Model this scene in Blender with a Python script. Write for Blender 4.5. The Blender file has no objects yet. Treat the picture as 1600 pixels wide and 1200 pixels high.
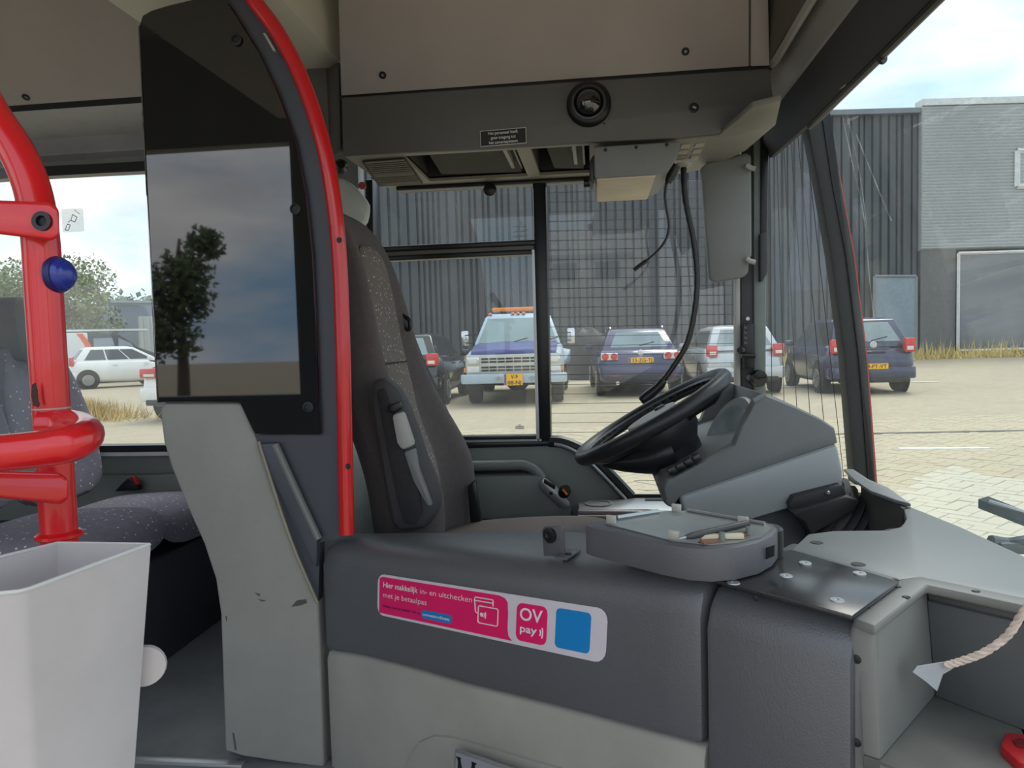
import bpy, bmesh, math, random
from mathutils import Vector as V, Matrix
from math import sin, cos, tan, pi, radians as R
random.seed(7)
SC = bpy.context.scene
COL = SC.collection

# ------------------------------------------------------------------ camera
# bus frame: X = forwards in the bus, Y = towards the driver's side, Z = up, ground at Z = 0
CAM = V((0, 0, 1.25)); FPX = 1150.0
YAW, PITCH, ROLL = R(6.7), math.atan(67 / FPX), 0.028
LOOK = V((-sin(YAW), cos(YAW), 0)); RIGHT = V((cos(YAW), sin(YAW), 0)); UPZ = V((0, 0, 1))
_f = LOOK * cos(PITCH) - UPZ * sin(PITCH); _u0 = RIGHT.cross(_f)
_r = RIGHT * cos(ROLL) - _u0 * sin(ROLL); _u = _u0 * cos(ROLL) + RIGHT * sin(ROLL)
cd = bpy.data.cameras.new('camera'); cam = bpy.data.objects.new('camera', cd); COL.objects.link(cam)
cd.sensor_width = 36; cd.sensor_fit = 'HORIZONTAL'; cd.lens = FPX / 1600 * 36
cd.clip_start = 0.02; cd.clip_end = 600
cam.matrix_world = Matrix.Translation(CAM) @ Matrix((_r, _u, -_f)).transposed().to_4x4()
SC.camera = cam

def at(px, py, X=None, Y=None, Z=None, D=None, P=None):
    """measured photo point -> world point on a known plane of the place"""
    d = _f + _r * ((px - 800) / FPX) + _u * ((600 - py) / FPX)
    if X is not None: t = (X - CAM.x) / d.x
    elif Y is not None: t = (Y - CAM.y) / d.y
    elif Z is not None: t = (Z - CAM.z) / d.z
    elif P is not None: t = (P[0] - CAM).dot(P[1]) / d.dot(P[1])
    else: t = D
    return CAM + d * t

# ------------------------------------------------------------------ light
SC.view_settings.view_transform = 'Standard'; SC.view_settings.look = 'None'
SC.view_settings.gamma = 1; SC.view_settings.use_curve_mapping = False
SC.view_settings.exposure = 0.33
W = bpy.data.worlds.new('sky'); SC.world = W; W.use_nodes = True
nt = W.node_tree; nt.nodes.clear()
def wn(t, **k):
    n = nt.nodes.new(t)
    for a, b in k.items(): setattr(n, a, b)
    return n
tc = wn('ShaderNodeTexCoord'); mp = wn('ShaderNodeMapping'); mp.inputs['Scale'].default_value = (1, 1, 3.2)
nz = wn('ShaderNodeTexNoise'); nz.inputs['Scale'].default_value = 1.9; nz.inputs['Detail'].default_value = 7; nz.inputs['Roughness'].default_value = .55
nz2 = wn('ShaderNodeTexNoise'); nz2.inputs['Scale'].default_value = 5; nz2.inputs['Detail'].default_value = 5
rp = wn('ShaderNodeValToRGB'); rp.color_ramp.elements[0].position = .36; rp.color_ramp.elements[1].position = .57
cl = wn('ShaderNodeValToRGB'); cl.color_ramp.elements[0].position = .3; cl.color_ramp.elements[1].position = .65
cl.color_ramp.elements[0].color = (.64, .65, .68, 1); cl.color_ramp.elements[1].color = (.95, .95, .95, 1)
mx = wn('ShaderNodeMixRGB'); mx.inputs[1].default_value = (.34, .54, .76, 1)
bg = wn('ShaderNodeBackground'); bg.inputs['Strength'].default_value = 1.5
wo = wn('ShaderNodeOutputWorld')
L = nt.links.new
L(tc.outputs['Generated'], mp.inputs['Vector']); L(mp.outputs[0], nz.inputs['Vector']); L(mp.outputs[0], nz2.inputs['Vector'])
L(nz.outputs[0], rp.inputs[0]); L(nz2.outputs[0], cl.inputs[0]); L(rp.outputs[0], mx.inputs[0]); L(cl.outputs[0], mx.inputs[2])
L(mx.outputs[0], bg.inputs['Color']); L(bg.outputs[0], wo.inputs['Surface'])
sd = bpy.data.lights.new('sun', 'SUN'); sd.energy = 1.6; sd.angle = R(30); sd.color = (1, .96, .88)
sun = bpy.data.objects.new('sun', sd); COL.objects.link(sun)
sun.rotation_euler = V((-0.35, -0.6, -1.0)).to_track_quat('-Z', 'Y').to_euler()

# ------------------------------------------------------------------ materials
def lin(c):
    return tuple(((x / 255) / 12.92 if x / 255 <= .04045 else ((x / 255 + .055) / 1.055) ** 2.4) for x in c)
_M = {}
def mat(name, rgb, rough=.5, metal=0, var=.12, vs=6, bump=0, bs=120, spec=.5, rgb2=None, coat=0, emit=0):
    if name in _M: return _M[name]
    m = bpy.data.materials.new(name); m.use_nodes = True; t = m.node_tree; b = t.nodes['Principled BSDF']
    b.inputs['Roughness'].default_value = rough; b.inputs['Metallic'].default_value = metal
    b.inputs['Specular IOR Level'].default_value = spec; b.inputs['Coat Weight'].default_value = coat
    c1 = lin(rgb)
    if emit:
        b.inputs['Emission Color'].default_value = (*c1, 1); b.inputs['Emission Strength'].default_value = emit
    c = t.nodes.new('ShaderNodeTexCoord')
    if var or rgb2:
        n = t.nodes.new('ShaderNodeTexNoise'); n.inputs['Scale'].default_value = vs; n.inputs['Detail'].default_value = 6; n.inputs['Roughness'].default_value = .65
        r = t.nodes.new('ShaderNodeValToRGB'); r.color_ramp.elements[0].position = .3; r.color_ramp.elements[1].position = .7
        c2 = lin(rgb2) if rgb2 else tuple(x * (1 + var) for x in c1)
        c0 = c1 if rgb2 else tuple(x * (1 - var) for x in c1)
        r.color_ramp.elements[0].color = (*c0, 1); r.color_ramp.elements[1].color = (*c2, 1)
        t.links.new(c.outputs['Object'], n.inputs['Vector']); t.links.new(n.outputs[0], r.inputs[0]); t.links.new(r.outputs[0], b.inputs['Base Color'])
    else: b.inputs['Base Color'].default_value = (*c1, 1)
    if bump:
        n = t.nodes.new('ShaderNodeTexNoise'); n.inputs['Scale'].default_value = bs; n.inputs['Detail'].default_value = 2
        bp = t.nodes.new('ShaderNodeBump'); bp.inputs['Strength'].default_value = bump; bp.inputs['Distance'].default_value = .002
        t.links.new(c.outputs['Object'], n.inputs['Vector']); t.links.new(n.outputs[0], bp.inputs['Height']); t.links.new(bp.outputs[0], b.inputs['Normal'])
    _M[name] = m; return m

def glass(name, tint=(.93, .96, .95), refl=.9, dirt=.05, dcol=(.8, .8, .78), ds=3.0, dmax=.12):
    m = bpy.data.materials.new(name); m.use_nodes = True; t = m.node_tree; t.nodes.clear()
    o = t.nodes.new('ShaderNodeOutputMaterial'); tr = t.nodes.new('ShaderNodeBsdfTransparent'); gl = t.nodes.new('ShaderNodeBsdfGlossy')
    tr.inputs[0].default_value = (*tint, 1); gl.inputs['Roughness'].default_value = 0.0
    lw = t.nodes.new('ShaderNodeLayerWeight'); lw.inputs['Blend'].default_value = .5
    fr = t.nodes.new('ShaderNodeMath'); fr.operation = 'POWER'; fr.inputs[1].default_value = 5   # Schlick, the same from both sides of the pane
    mu = t.nodes.new('ShaderNodeMath'); mu.operation = 'MULTIPLY_ADD'; mu.inputs[1].default_value = .9 * refl; mu.inputs[2].default_value = .04 * refl
    m1 = t.nodes.new('ShaderNodeMixShader'); m2 = t.nodes.new('ShaderNodeMixShader'); df = t.nodes.new('ShaderNodeBsdfTranslucent'); df2 = t.nodes.new('ShaderNodeBsdfDiffuse')
    df.inputs[0].default_value = (*dcol, 1); df2.inputs[0].default_value = (*dcol, 1); m3 = t.nodes.new('ShaderNodeMixShader'); m3.inputs[0].default_value = .5
    c = t.nodes.new('ShaderNodeTexCoord'); mpn = t.nodes.new('ShaderNodeMapping'); mpn.inputs['Scale'].default_value = (1.4, 1.4, .5)
    n = t.nodes.new('ShaderNodeTexNoise'); n.inputs['Scale'].default_value = ds; n.inputs['Detail'].default_value = 4; n.inputs['Roughness'].default_value = .6
    mr = t.nodes.new('ShaderNodeMapRange'); mr.inputs['From Min'].default_value = .4; mr.inputs['From Max'].default_value = .75; mr.inputs['To Min'].default_value = dirt; mr.inputs['To Max'].default_value = dmax
    K = t.links.new
    K(c.outputs['Object'], mpn.inputs[0]); K(mpn.outputs[0], n.inputs['Vector']); K(n.outputs[0], mr.inputs[0])
    K(lw.outputs['Facing'], fr.inputs[0]); K(fr.outputs[0], mu.inputs[0]); K(mu.outputs[0], m1.inputs[0]); K(tr.outputs[0], m1.inputs[1]); K(gl.outputs[0], m1.inputs[2])
    K(df.outputs[0], m3.inputs[1]); K(df2.outputs[0], m3.inputs[2])
    K(mr.outputs[0], m2.inputs[0]); K(m1.outputs[0], m2.inputs[1]); K(m3.outputs[0], m2.inputs[2]); K(m2.outputs[0], o.inputs[0])
    return m

# ------------------------------------------------------------------ geometry
class G:
    def __init__(s): s.v = []; s.f = []
    def add(s, vs, fs):
        o = len(s.v); s.v += [V(x) for x in vs]; s.f += [tuple(i + o for i in f) for f in fs]; return s
    def box(s, c, size, rot=None, taper=1.0):
        c = V(c); x, y, z = (k / 2 for k in size)
        vs = [V((a * x * (taper if d > 0 else 1), b * y * (taper if d > 0 else 1), d * z)) for a in (-1, 1) for b in (-1, 1) for d in (-1, 1)]
        if rot is not None: vs = [rot @ p for p in vs]
        return s.add([c + p for p in vs], [(0, 1, 3, 2), (4, 6, 7, 5), (0, 4, 5, 1), (2, 3, 7, 6), (0, 2, 6, 4), (1, 5, 7, 3)])
    def bb(s, a, b):
        a, b = V(a), V(b); return s.box((a + b) / 2, [abs(b[i] - a[i]) for i in range(3)])
    def prism(s, poly, vec):
        n = len(poly); vec = V(vec); poly = [V(p) for p in poly]
        return s.add(poly + [p + vec for p in poly], [tuple(range(n)), tuple(range(2 * n - 1, n - 1, -1))] + [(i, (i + 1) % n, n + (i + 1) % n, n + i) for i in range(n)])
    def loft(s, secs, cap=True, ring=True):
        n = len(secs[0]); vs = [V(p) for q in secs for p in q]; fs = []
        for k in range(len(secs) - 1):
            for i in range(n if ring else n - 1):
                j = (i + 1) % n; fs.append((k * n + i, k * n + j, (k + 1) * n + j, (k + 1) * n + i))
        if cap: fs += [tuple(range(n - 1, -1, -1)), tuple(range((len(secs) - 1) * n, len(secs) * n))]
        return s.add(vs, fs)
    def tube(s, pts, r, n=12, closed=False):
        pts = [V(p) for p in pts]; m = len(pts); secs = []; prev = None
        for i, p in enumerate(pts):
            a = pts[(i - 1) % m] if (closed or i) else p; b = pts[(i + 1) % m] if (closed or i < m - 1) else p
            t = (b - a).normalized()
            if prev is None:
                k = V((0, 0, 1)) if abs(t.z) < .9 else V((1, 0, 0)); e = t.cross(k).normalized()
            else: e = (prev - t * prev.dot(t)).normalized()
            prev = e; q = t.cross(e); rr = r[i] if isinstance(r, (list, tuple)) else r
            secs.append([p + (e * cos(2 * pi * j / n) + q * sin(2 * pi * j / n)) * rr for j in range(n)])
        if closed: secs.append(secs[0])
        return s.loft(secs, cap=not closed)
    def lathe(s, prof, o, ax, n=24, cap=True):
        o, ax = V(o), V(ax).normalized(); k = V((0, 0, 1)) if abs(ax.z) < .9 else V((1, 0, 0)); e = ax.cross(k).normalized(); q = ax.cross(e)
        return s.loft([[o + ax * h + (e * cos(2 * pi * j / n) + q * sin(2 * pi * j / n)) * r for j in range(n)] for r, h in prof], cap=cap)
    def xf(s, m):
        s.v = [m @ p for p in s.v]; return s

def spline(pts, k=6, closed=False):
    pts = [V(p) for p in pts]; n = len(pts); out = []
    for i in range(n if closed else n - 1):
        g = (lambda j: pts[j % n]) if closed else (lambda j: pts[max(0, min(n - 1, j))])
        p0, p1, p2, p3 = g(i - 1), g(i), g(i + 1), g(i + 2)
        for j in range(k):
            t = j / k; out.append(.5 * (2 * p1 + (p2 - p0) * t + (2 * p0 - 5 * p1 + 4 * p2 - p3) * t * t + (3 * p1 - p0 - 3 * p2 + p3) * t ** 3))
    if not closed: out.append(pts[-1])
    return out

def mesh_of(name, g, m, smooth=True, bev=0, seg=2, ang=38):
    me = bpy.data.meshes.new(name); me.from_pydata(g.v, [], g.f); bm = bmesh.new(); bm.from_mesh(me)
    bmesh.ops.remove_doubles(bm, verts=bm.verts, dist=1e-5)
    bmesh.ops.recalc_face_normals(bm, faces=bm.faces)
    if bev:
        es = [e for e in bm.edges if len(e.link_faces) == 2 and e.calc_face_angle(0) > R(28)]
        bmesh.ops.bevel(bm, geom=es, offset=bev, segments=seg, profile=.5, affect='EDGES', clamp_overlap=True)
    for f in bm.faces: f.smooth = smooth
    for e in bm.edges: e.smooth = len(e.link_faces) == 2 and e.calc_face_angle(0) < R(ang)
    bm.to_mesh(me); bm.free(); me.materials.append(m); return me

def mk(name, g, m, parent=None, smooth=True, bev=0, seg=2, sub=0, label=None, ang=38, kind=None):
    o = bpy.data.objects.new(name, mesh_of(name, g, m, smooth, bev, seg, ang)); COL.objects.link(o)
    if parent is not None:
        o.parent = parent
        if parent.get('_w') is not None: o.matrix_parent_inverse = Matrix.Translation(-V(parent.location))
    if sub:
        md = o.modifiers.new('s', 'SUBSURF'); md.levels = sub; md.render_levels = sub
        for p in o.data.polygons: p.use_smooth = True
    if label: o['label'] = label
    if kind: o['kind'] = kind
    return o
def thing(name, label, cat, loc=(0, 0, 0), rz=0, group=None, local=False):
    o = bpy.data.objects.new(name, None); COL.objects.link(o); o.location = loc; o.rotation_euler = (0, 0, rz); o.empty_display_size = .1
    o['label'] = label; o['category'] = cat
    if group: o['group'] = group
    if not local: o['_w'] = 1
    return o
def tag(o, label, cat, group=None):
    o['label'] = label; o['category'] = cat
    if group: o['group'] = group
    return o
def struct(name, g, m, parent=None, **k):
    o = mk(name, g, m, parent, **k)
    if parent is None: o['kind'] = 'structure'
    return o
_tx = {}
def text2d(body, bold=0.0):
    if (body, bold) in _tx: return _tx[(body, bold)]
    cu = bpy.data.curves.new('t', 'FONT'); cu.body = body; cu.size = 1; cu.offset = bold; cu.resolution_u = 3
    o = bpy.data.objects.new('t', cu); COL.objects.link(o)
    me = bpy.data.meshes.new_from_object(o.evaluated_get(bpy.context.evaluated_depsgraph_get()))
    vs = [(v.co.x, v.co.y) for v in me.vertices]; fs = [tuple(p.vertices) for p in me.polygons]
    bpy.data.objects.remove(o); bpy.data.curves.remove(cu); bpy.data.meshes.remove(me)
    x0 = min(v[0] for v in vs); vs = [(x - x0, y) for x, y in vs]
    _tx[(body, bold)] = (vs, fs, max(v[0] for v in vs)); return _tx[(body, bold)]
def put_text(g, body, o, ux, uy, h, bold=0.0, width=None, center=False):
    """lettering with capital height h at o along unit vectors ux, uy"""
    vs, fs, w = text2d(body, bold); s = h / .7; sx = s if width is None else width / w
    c = w * sx / 2 if center else 0
    return g.add([V(o) + V(ux) * (x * sx - c) + V(uy) * (y * s) for x, y in vs], fs)
def rrect(o, ux, uy, w, h, r, k=4):
    o, ux, uy = V(o), V(ux), V(uy); out = []
    for cx, cy, a0 in ((w - r, r, -90), (w - r, h - r, 0), (r, h - r, 90), (r, r, 180)):
        for i in range(k + 1):
            a = R(a0 + 90 * i / k); out.append(o + ux * (cx + r * cos(a)) + uy * (cy + r * sin(a)))
    return out
def pp(pts, **k): return [at(x, y, **k) for x, y in pts]
# ================================================================== OUTSIDE
M_pav = mat('paving', (206, 190, 158), .85, var=.1, vs=3, bump=.3, bs=60)
M_brk = [mat('brick_tan', (184, 171, 146), .85, var=.10, vs=30, bump=.4, bs=150), mat('brick_rose', (182, 165, 142), .85, var=.10, vs=30, bump=.4, bs=150), mat('brick_straw', (184, 172, 144), .85, var=.10, vs=30, bump=.4, bs=150), mat('brick_reflection', (194, 187, 167), .85, var=.08, vs=30, bump=.4, bs=150)]
def pave_mat():
    m = bpy.data.materials.new('paving_far'); m.use_nodes = True; t = m.node_tree; b = t.nodes['Principled BSDF']; b.inputs['Roughness'].default_value = .9
    c = t.nodes.new('ShaderNodeTexCoord'); mp_ = t.nodes.new('ShaderNodeMapping'); mp_.inputs['Rotation'].default_value = (0, 0, -R(46))
    k = t.nodes.new('ShaderNodeTexBrick'); k.inputs['Scale'].default_value = 1.0; k.inputs['Brick Width'].default_value = .21; k.inputs['Row Height'].default_value = .105; k.inputs['Mortar Size'].default_value = .003
    k.inputs['Color1'].default_value = (*lin((184, 171, 146)), 1); k.inputs['Color2'].default_value = (*lin((176, 162, 138)), 1); k.inputs['Mortar'].default_value = (*lin((158, 144, 118)), 1)
    n = t.nodes.new('ShaderNodeTexNoise'); n.inputs['Scale'].default_value = .5; n.inputs['Detail'].default_value = 8
    x = t.nodes.new('ShaderNodeMixRGB'); x.blend_type = 'MULTIPLY'; x.inputs[0].default_value = .12
    t.links.new(c.outputs['Object'], mp_.inputs[0]); t.links.new(mp_.outputs[0], k.inputs[0]); t.links.new(c.outputs['Object'], n.inputs['Vector'])
    t.links.new(k.outputs[0], x.inputs[1]); t.links.new(n.outputs[0], x.inputs[2]); t.links.new(x.outputs[0], b.inputs['Base Color']); return m
ground = struct('ground', G().add([(-150, -60, -.012), (150, -60, -.012), (150, 160, -.012), (-150, 160, -.012)], [(0, 1, 2, 3)]), pave_mat())
# single pavers in herringbone, 46 degrees off the bus axis
PW = .115; ax, ay = V((cos(R(46)), sin(R(46)), 0)), V((-sin(R(46)), cos(R(46)), 0))
spots = []
Pm = Matrix((_r, _u, -_f))
def pix(p):
    q = Pm @ (V(p) - CAM)
    return (800 + FPX * q.x / -q.z, 600 - FPX * q.y / -q.z, -q.z) if q.z < -.1 else (-1, -1, -1)
for i in range(-10, 90):
    for j in range(-60, 60):
        for turn, ox, oy in ((0, 1, .5), (1, .5, 2)):
            c = (ax * (i + 2 * j + ox) + ay * (i - 2 * j + oy)) * PW
            if not 1 < c.y < 14: continue
            x, y, d = pix(c)
            if d > 0 and d < 10.5 and ((1340 < x < 1640 and 590 < y < 900) or (560 < x < 1330 and 560 < y < 790)): spots.append((d if x > 1340 else d + 2, c, turn, x, y))
spots.sort(key=lambda s: s[0])
def brick_geo(c=V((0, 0, 0)), dz=0.0, turn=0):
    g = G(); o = []; a_, b_ = (ay, ax) if turn else (ax, ay)
    for e, k in ((.0022, -.05), (.0022, -.005), (.006, 0)):
        hx, hy = PW - e, PW / 2 - e
        o.append([c + a_ * a * hx + b_ * b * hy + V((0, 0, k + dz)) for a, b in ((-1, -1), (1, -1), (1, 1), (-1, 1))])
    return g.loft(o)
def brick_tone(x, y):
    pale = (x - 1400) * .55 + 720 < y + 200 and y > 728 + max(0, 1475 - x) * .62 and y > 726 + max(0, x - 1490) * .25  # windscreen reflection painted into the paving as a patch of lighter bricks
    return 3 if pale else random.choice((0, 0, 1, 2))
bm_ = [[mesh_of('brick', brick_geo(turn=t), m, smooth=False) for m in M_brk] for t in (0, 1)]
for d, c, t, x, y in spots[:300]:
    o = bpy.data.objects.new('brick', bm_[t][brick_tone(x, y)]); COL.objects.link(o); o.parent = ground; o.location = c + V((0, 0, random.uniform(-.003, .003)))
    o.rotation_euler = (random.uniform(-.012, .012), random.uniform(-.012, .012), random.uniform(-.01, .01))
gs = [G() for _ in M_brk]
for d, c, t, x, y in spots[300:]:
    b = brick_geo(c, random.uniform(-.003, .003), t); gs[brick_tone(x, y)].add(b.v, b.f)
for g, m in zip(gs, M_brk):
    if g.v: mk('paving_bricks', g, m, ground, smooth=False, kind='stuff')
M_white = mat('road_paint', (235, 235, 230), .7)
def strip(p, q, w, z, name, m, par=None):
    p, q = V(p), V(q); n = (q - p).cross(V((0, 0, 1))).normalized() * w / 2
    return mk(name, G().prism([p - n + V((0, 0, z)), q - n + V((0, 0, z)), q + n + V((0, 0, z)), p + n + V((0, 0, z))], (0, 0, .006)), m, par, smooth=False)
a, b = at(1405, 701, Z=0), at(1545, 700, Z=0); strip(a, b, .07, .0, 'parking_line', M_white, ground)
a, b = at(1180, 605, Z=0), at(1262, 604, Z=0); strip(a, b, .1, 0, 'parking_line', M_white, ground)
a, b = at(1425, 597, Z=0), at(1465, 597, Z=0); strip(a, b, .1, 0, 'parking_line', M_white, ground)
a, b = at(1240, 680, Z=0), at(1700, 671, Z=0); strip(a, b, .09, .0, 'drain_channel', mat('drain', (84, 82, 76), .7), ground)

# ---- buildings: facade runs parallel to the street, 33 m away
FD = 33.0
def fl(px, py, dd=0): return at(px, py, P=(CAM + LOOK * (FD + dd), LOOK))
def fz(px, z, dd=0):
    p = fl(px, 500, dd); return V((p.x, p.y, z))
M_dark = mat('dark_cladding', (66, 70, 76), .55, var=.1, vs=.8); M_dark2 = mat('dark_cladding_rib', (46, 49, 54), .55, var=.1, vs=.8)
wh = thing('warehouse', 'long windowless warehouse clad in dark grey ribbed metal behind the parked cars', 'building', fz(1000, 0))
x0 = fz(470, 0); x1 = fz(1437, 0); wdir = (x1 - x0).normalized(); wl = (x1 - x0).length
ztop = fl(1430, 172).z
mk('core_wall', G().prism([x0 + LOOK * .25, x1 + LOOK * .25, x1 + LOOK * 8, x0 + LOOK * 8], (0, 0, ztop)), M_dark2, wh, smooth=False)
random.seed(3); s = 0
pw = [.42, .30, .36, .24]
pan = {}
while s < wl - .1:
    w = min(random.choice(pw), wl - s); 
    for m_, dep in ((M_dark, random.choice((0, .03, .05))),):
        g = G().prism([x0 + wdir * (s + .03), x0 + wdir * (s + w - .03), x0 + wdir * (s + w - .055) - LOOK * (.06 + dep), x0 + wdir * (s + .055) - LOOK * (.06 + dep)], (0, 0, ztop - .12))
        for k_ in range(len(g.v)): g.v[k_] += LOOK * .25
        mk('cladding_panel', g, m_, wh, smooth=False)
    s += w
mk('parapet_cap', G().prism([x0 - LOOK * .05, x1 - LOOK * .05, x1 + LOOK * .5, x0 + LOOK * .5], (0, 0, .22)).xf(Matrix.Translation((0, 0, ztop - .12))), mat('parapet', (112, 118, 126), .5), wh, smooth=False)
a, b, c_, d_ = fl(1366, 432), fl(1431, 432), fz(1431, .2), fz(1366, .2)
mk('glass_door', G().prism([a, b, c_, d_], LOOK * .1).xf(Matrix.Translation(-LOOK * .02)), mat('door_pane', (112, 128, 140), .15, spec=.8), wh, smooth=False)
for p, q in ((a, b), (b, c_), (d_, a)): mk('door_frame', G().tube([p - LOOK * .03, q - LOOK * .03], .07, 4), mat('door_frame', (128, 136, 140), .5), wh, smooth=False)

sv = thing('office_building', 'silver building with horizontal corrugated cladding above dark glazed ground floor', 'building', fz(1520, 0))
zt, zb = fl(1440, 166).z, fl(1440, 391).z; y0, y1 = fz(1438, 0), fz(1860, 0)
M_sil = mat('silver_cladding', (196, 199, 200), .38, metal=.35, var=.05, vs=.5)
n = 44; sec = []
for i in range(n * 2 + 1):
    z = zb + (zt - zb) * i / (2 * n); o = -.11 if i % 2 else .0
    sec.append([y0 + LOOK * o + V((0, 0, z)), y1 + LOOK * o + V((0, 0, z)), y1 + LOOK * .4 + V((0, 0, z)), y0 + LOOK * .4 + V((0, 0, z))])
mk('corrugated_cladding', G().loft(sec), M_sil, sv, smooth=True, kind='stuff', ang=60)
mk('roof_edge', G().prism([y0 - LOOK * .12, y1 - LOOK * .12, y1 + LOOK * .5, y0 + LOOK * .5], (0, 0, .28)).xf(Matrix.Translation((0, 0, zt))), mat('roof_edge', (205, 208, 208), .4), sv, smooth=False)
mk('core_wall', G().prism([y0 + LOOK * .3, y1 + LOOK * .3, y1 + LOOK * 9, y0 + LOOK * 9], (0, 0, zt)), M_dark2, sv, smooth=False)
mk('plain_wall', G().prism([fz(1438, 0), fz(1493, 0), fz(1493, 0) + LOOK * .3, fz(1438, 0) + LOOK * .3], (0, 0, zb)), mat('plain_wall', (98, 98, 98), .7), sv, smooth=False)
def win(par, p00, p11, mfr, mgl, fr=.12):
    w = thing
    a, c = p00, p11; b = V((c.x, c.y, a.z)); d = V((a.x, a.y, c.z))
    g = G()
    for p, q in ((a, b), (b, c), (c, d), (d, a)): g.tube([p - LOOK * .1, q - LOOK * .1], fr, 4)
    f = mk('window_frame', g, mfr, par, smooth=False)
    mk('pane', G().prism([a, b, c, d], LOOK * .06).xf(Matrix.Translation(-LOOK * .06)), mgl, f, smooth=False)
M_wfr = mat('white_frame', (215, 217, 216), .4); M_wgl = mat('window_glass', (150, 165, 170), .1, spec=.8); M_dgl = mat('dark_glass', (92, 98, 106), .08, spec=.9, var=.25, vs=.3)
win(sv, fl(1587, 292), fl(1650, 235), M_wfr, M_wgl)
win(sv, V((*fl(1495, 500).xy, .25)), fl(1648, 392), M_wfr, M_dgl, .07)
# dry weeds along the foot of the buildings
random.seed(11); g = G()
for i in range(4200):
    p = fz(random.uniform(585, 1640), 0, -random.uniform(.4, 2.3)); h = random.uniform(.15, .75) * (1.2 if random.random() < .25 else .7); w = .035; a = random.uniform(0, pi); dx = V((cos(a), sin(a), 0)) * w; ln = V((random.uniform(-.2, .2), random.uniform(-.2, .2), h))
    g.add([p - dx, p + dx, p + ln], [(0, 1, 2)])
tag(mk('dry_weeds', g, mat('dry_grass', (206, 184, 112), .9, var=.25, vs=2), kind='stuff', smooth=False), 'strip of dry yellow weeds along the foot of the dark warehouse', 'weeds')
random.seed(12); g = G(); c0 = at(140, 655, Z=0)
for i in range(1400):
    r = min(.95, abs(random.gauss(0, .45))); a = random.uniform(0, 2 * pi); p = c0 + V((r * cos(a) * 1.6, r * sin(a), 0)); h = random.uniform(.1, .5) * max(.2, 1 - r * .5); b = random.uniform(0, pi); dx = V((cos(b), sin(b), 0)) * .012
    g.add([p - dx, p + dx, p + V((random.uniform(-.15, .15), random.uniform(-.15, .15), h))], [(0, 1, 2)])
tag(mk('dry_grass', g, mat('dry_grass2', (198, 172, 110), .9, var=.25, vs=2), kind='stuff', smooth=False), 'dry grass tuft on the sandy lot beside the white hatchback', 'grass')

# ---- vehicles
M_tyre = mat('tyre', (30, 30, 31), .85); M_rim = mat('rim', (150, 152, 154), .35, metal=.8, var=.05); M_blk = mat('trim_black', (26, 27, 29), .6)
M_cgl = mat('car_glass', (120, 136, 140), .06, spec=.9, var=.3, vs=1.2); M_cgd = mat('car_glass_dark', (44, 52, 56), .06, spec=.9, var=.2)
M_red = mat('lamp_red', (200, 38, 40), .2, coat=.4); M_clr = mat('lamp_clear', (214, 210, 205), .15, coat=.3); M_or = mat('lamp_orange', (226, 130, 40), .3)
M_plate = mat('plate_yellow', (240, 178, 30), .5, var=.03); M_eu = mat('plate_blue', (40, 80, 170), .5); M_ink = mat('ink_black', (24, 24, 26), .6); M_chr = mat('chrome', (205, 207, 210), .15, metal=.9, var=.03)
def wheel(par, x, y, r, w, sgn, spokes=8):
    o = V((x, y, r)); t = mk('wheel', G().lathe([(r * .62, -w / 2), (r * .95, -w / 2), (r, -w * .35), (r, w * .35), (r * .95, w / 2), (r * .62, w / 2)], o, (0, 1, 0), 28), M_tyre, par)
    g = G().lathe([(r * .66, 0), (r * .66, .02), (r * .58, .03), (r * .56, .008), (.01, .010)], o + V((0, sgn * (w / 2 - .004), 0)), (0, sgn, 0), 24)
    for k in range(spokes):
        a = 2 * pi * k / spokes; d = V((cos(a), 0, sin(a))); e = V((-sin(a), 0, cos(a)))
        c = o + V((0, sgn * (w / 2 + .022), 0)); g.prism([c + d * r * .08 - e * r * .06, c + d * r * .6 - e * r * .085, c + d * r * .6 + e * r * .085, c + d * r * .08 + e * r * .06], (0, -sgn * .02, 0))
    mk('rim', g, M_rim, t, smooth=False)
def plate(par, o, ux, uz, w, h, lines, nrm):
    o, ux, uz, nrm = V(o), V(ux), V(uz), V(nrm)
    p = mk('number_plate', G().prism(rrect(o - ux * w / 2, ux, uz, w, h, .012), nrm * .012), M_plate, par, smooth=False)
    mk('blue_band', G().prism([o - ux * w / 2 + nrm * .013 + ux * .006 + uz * .006, o - ux * (w / 2 - .045) + nrm * .013 + uz * .006, o - ux * (w / 2 - .045) + nrm * .013 + uz * (h - .006), o - ux * w / 2 + nrm * .013 + ux * .006 + uz * (h - .006)], nrm * .002), M_eu, p, smooth=False)
    g = G(); n = len(lines); lh = h / n
    for i, s in enumerate(lines): put_text(g, s, o + ux * .02 + nrm * .016 + uz * (h - lh * (i + 1) + lh * .16), ux, uz, lh * .66, .012, center=True, width=(w - .1) * (1 if len(s) > 3 else .5))
    mk('lettering', g, M_ink, p, smooth=False)
def quad_uv(c, u, v): return (V(c[0]) * (1 - u) + V(c[1]) * u) * (1 - v) + (V(c[3]) * (1 - u) + V(c[2]) * u) * v
def on_face(c, pts, off, th=.012):
    c = [V(p) for p in c]; n = (c[1] - c[0]).cross(c[3] - c[0]).normalized()
    return G().prism([quad_uv(c, u, v) + n * off for u, v in pts], n * -th * 2)
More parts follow.
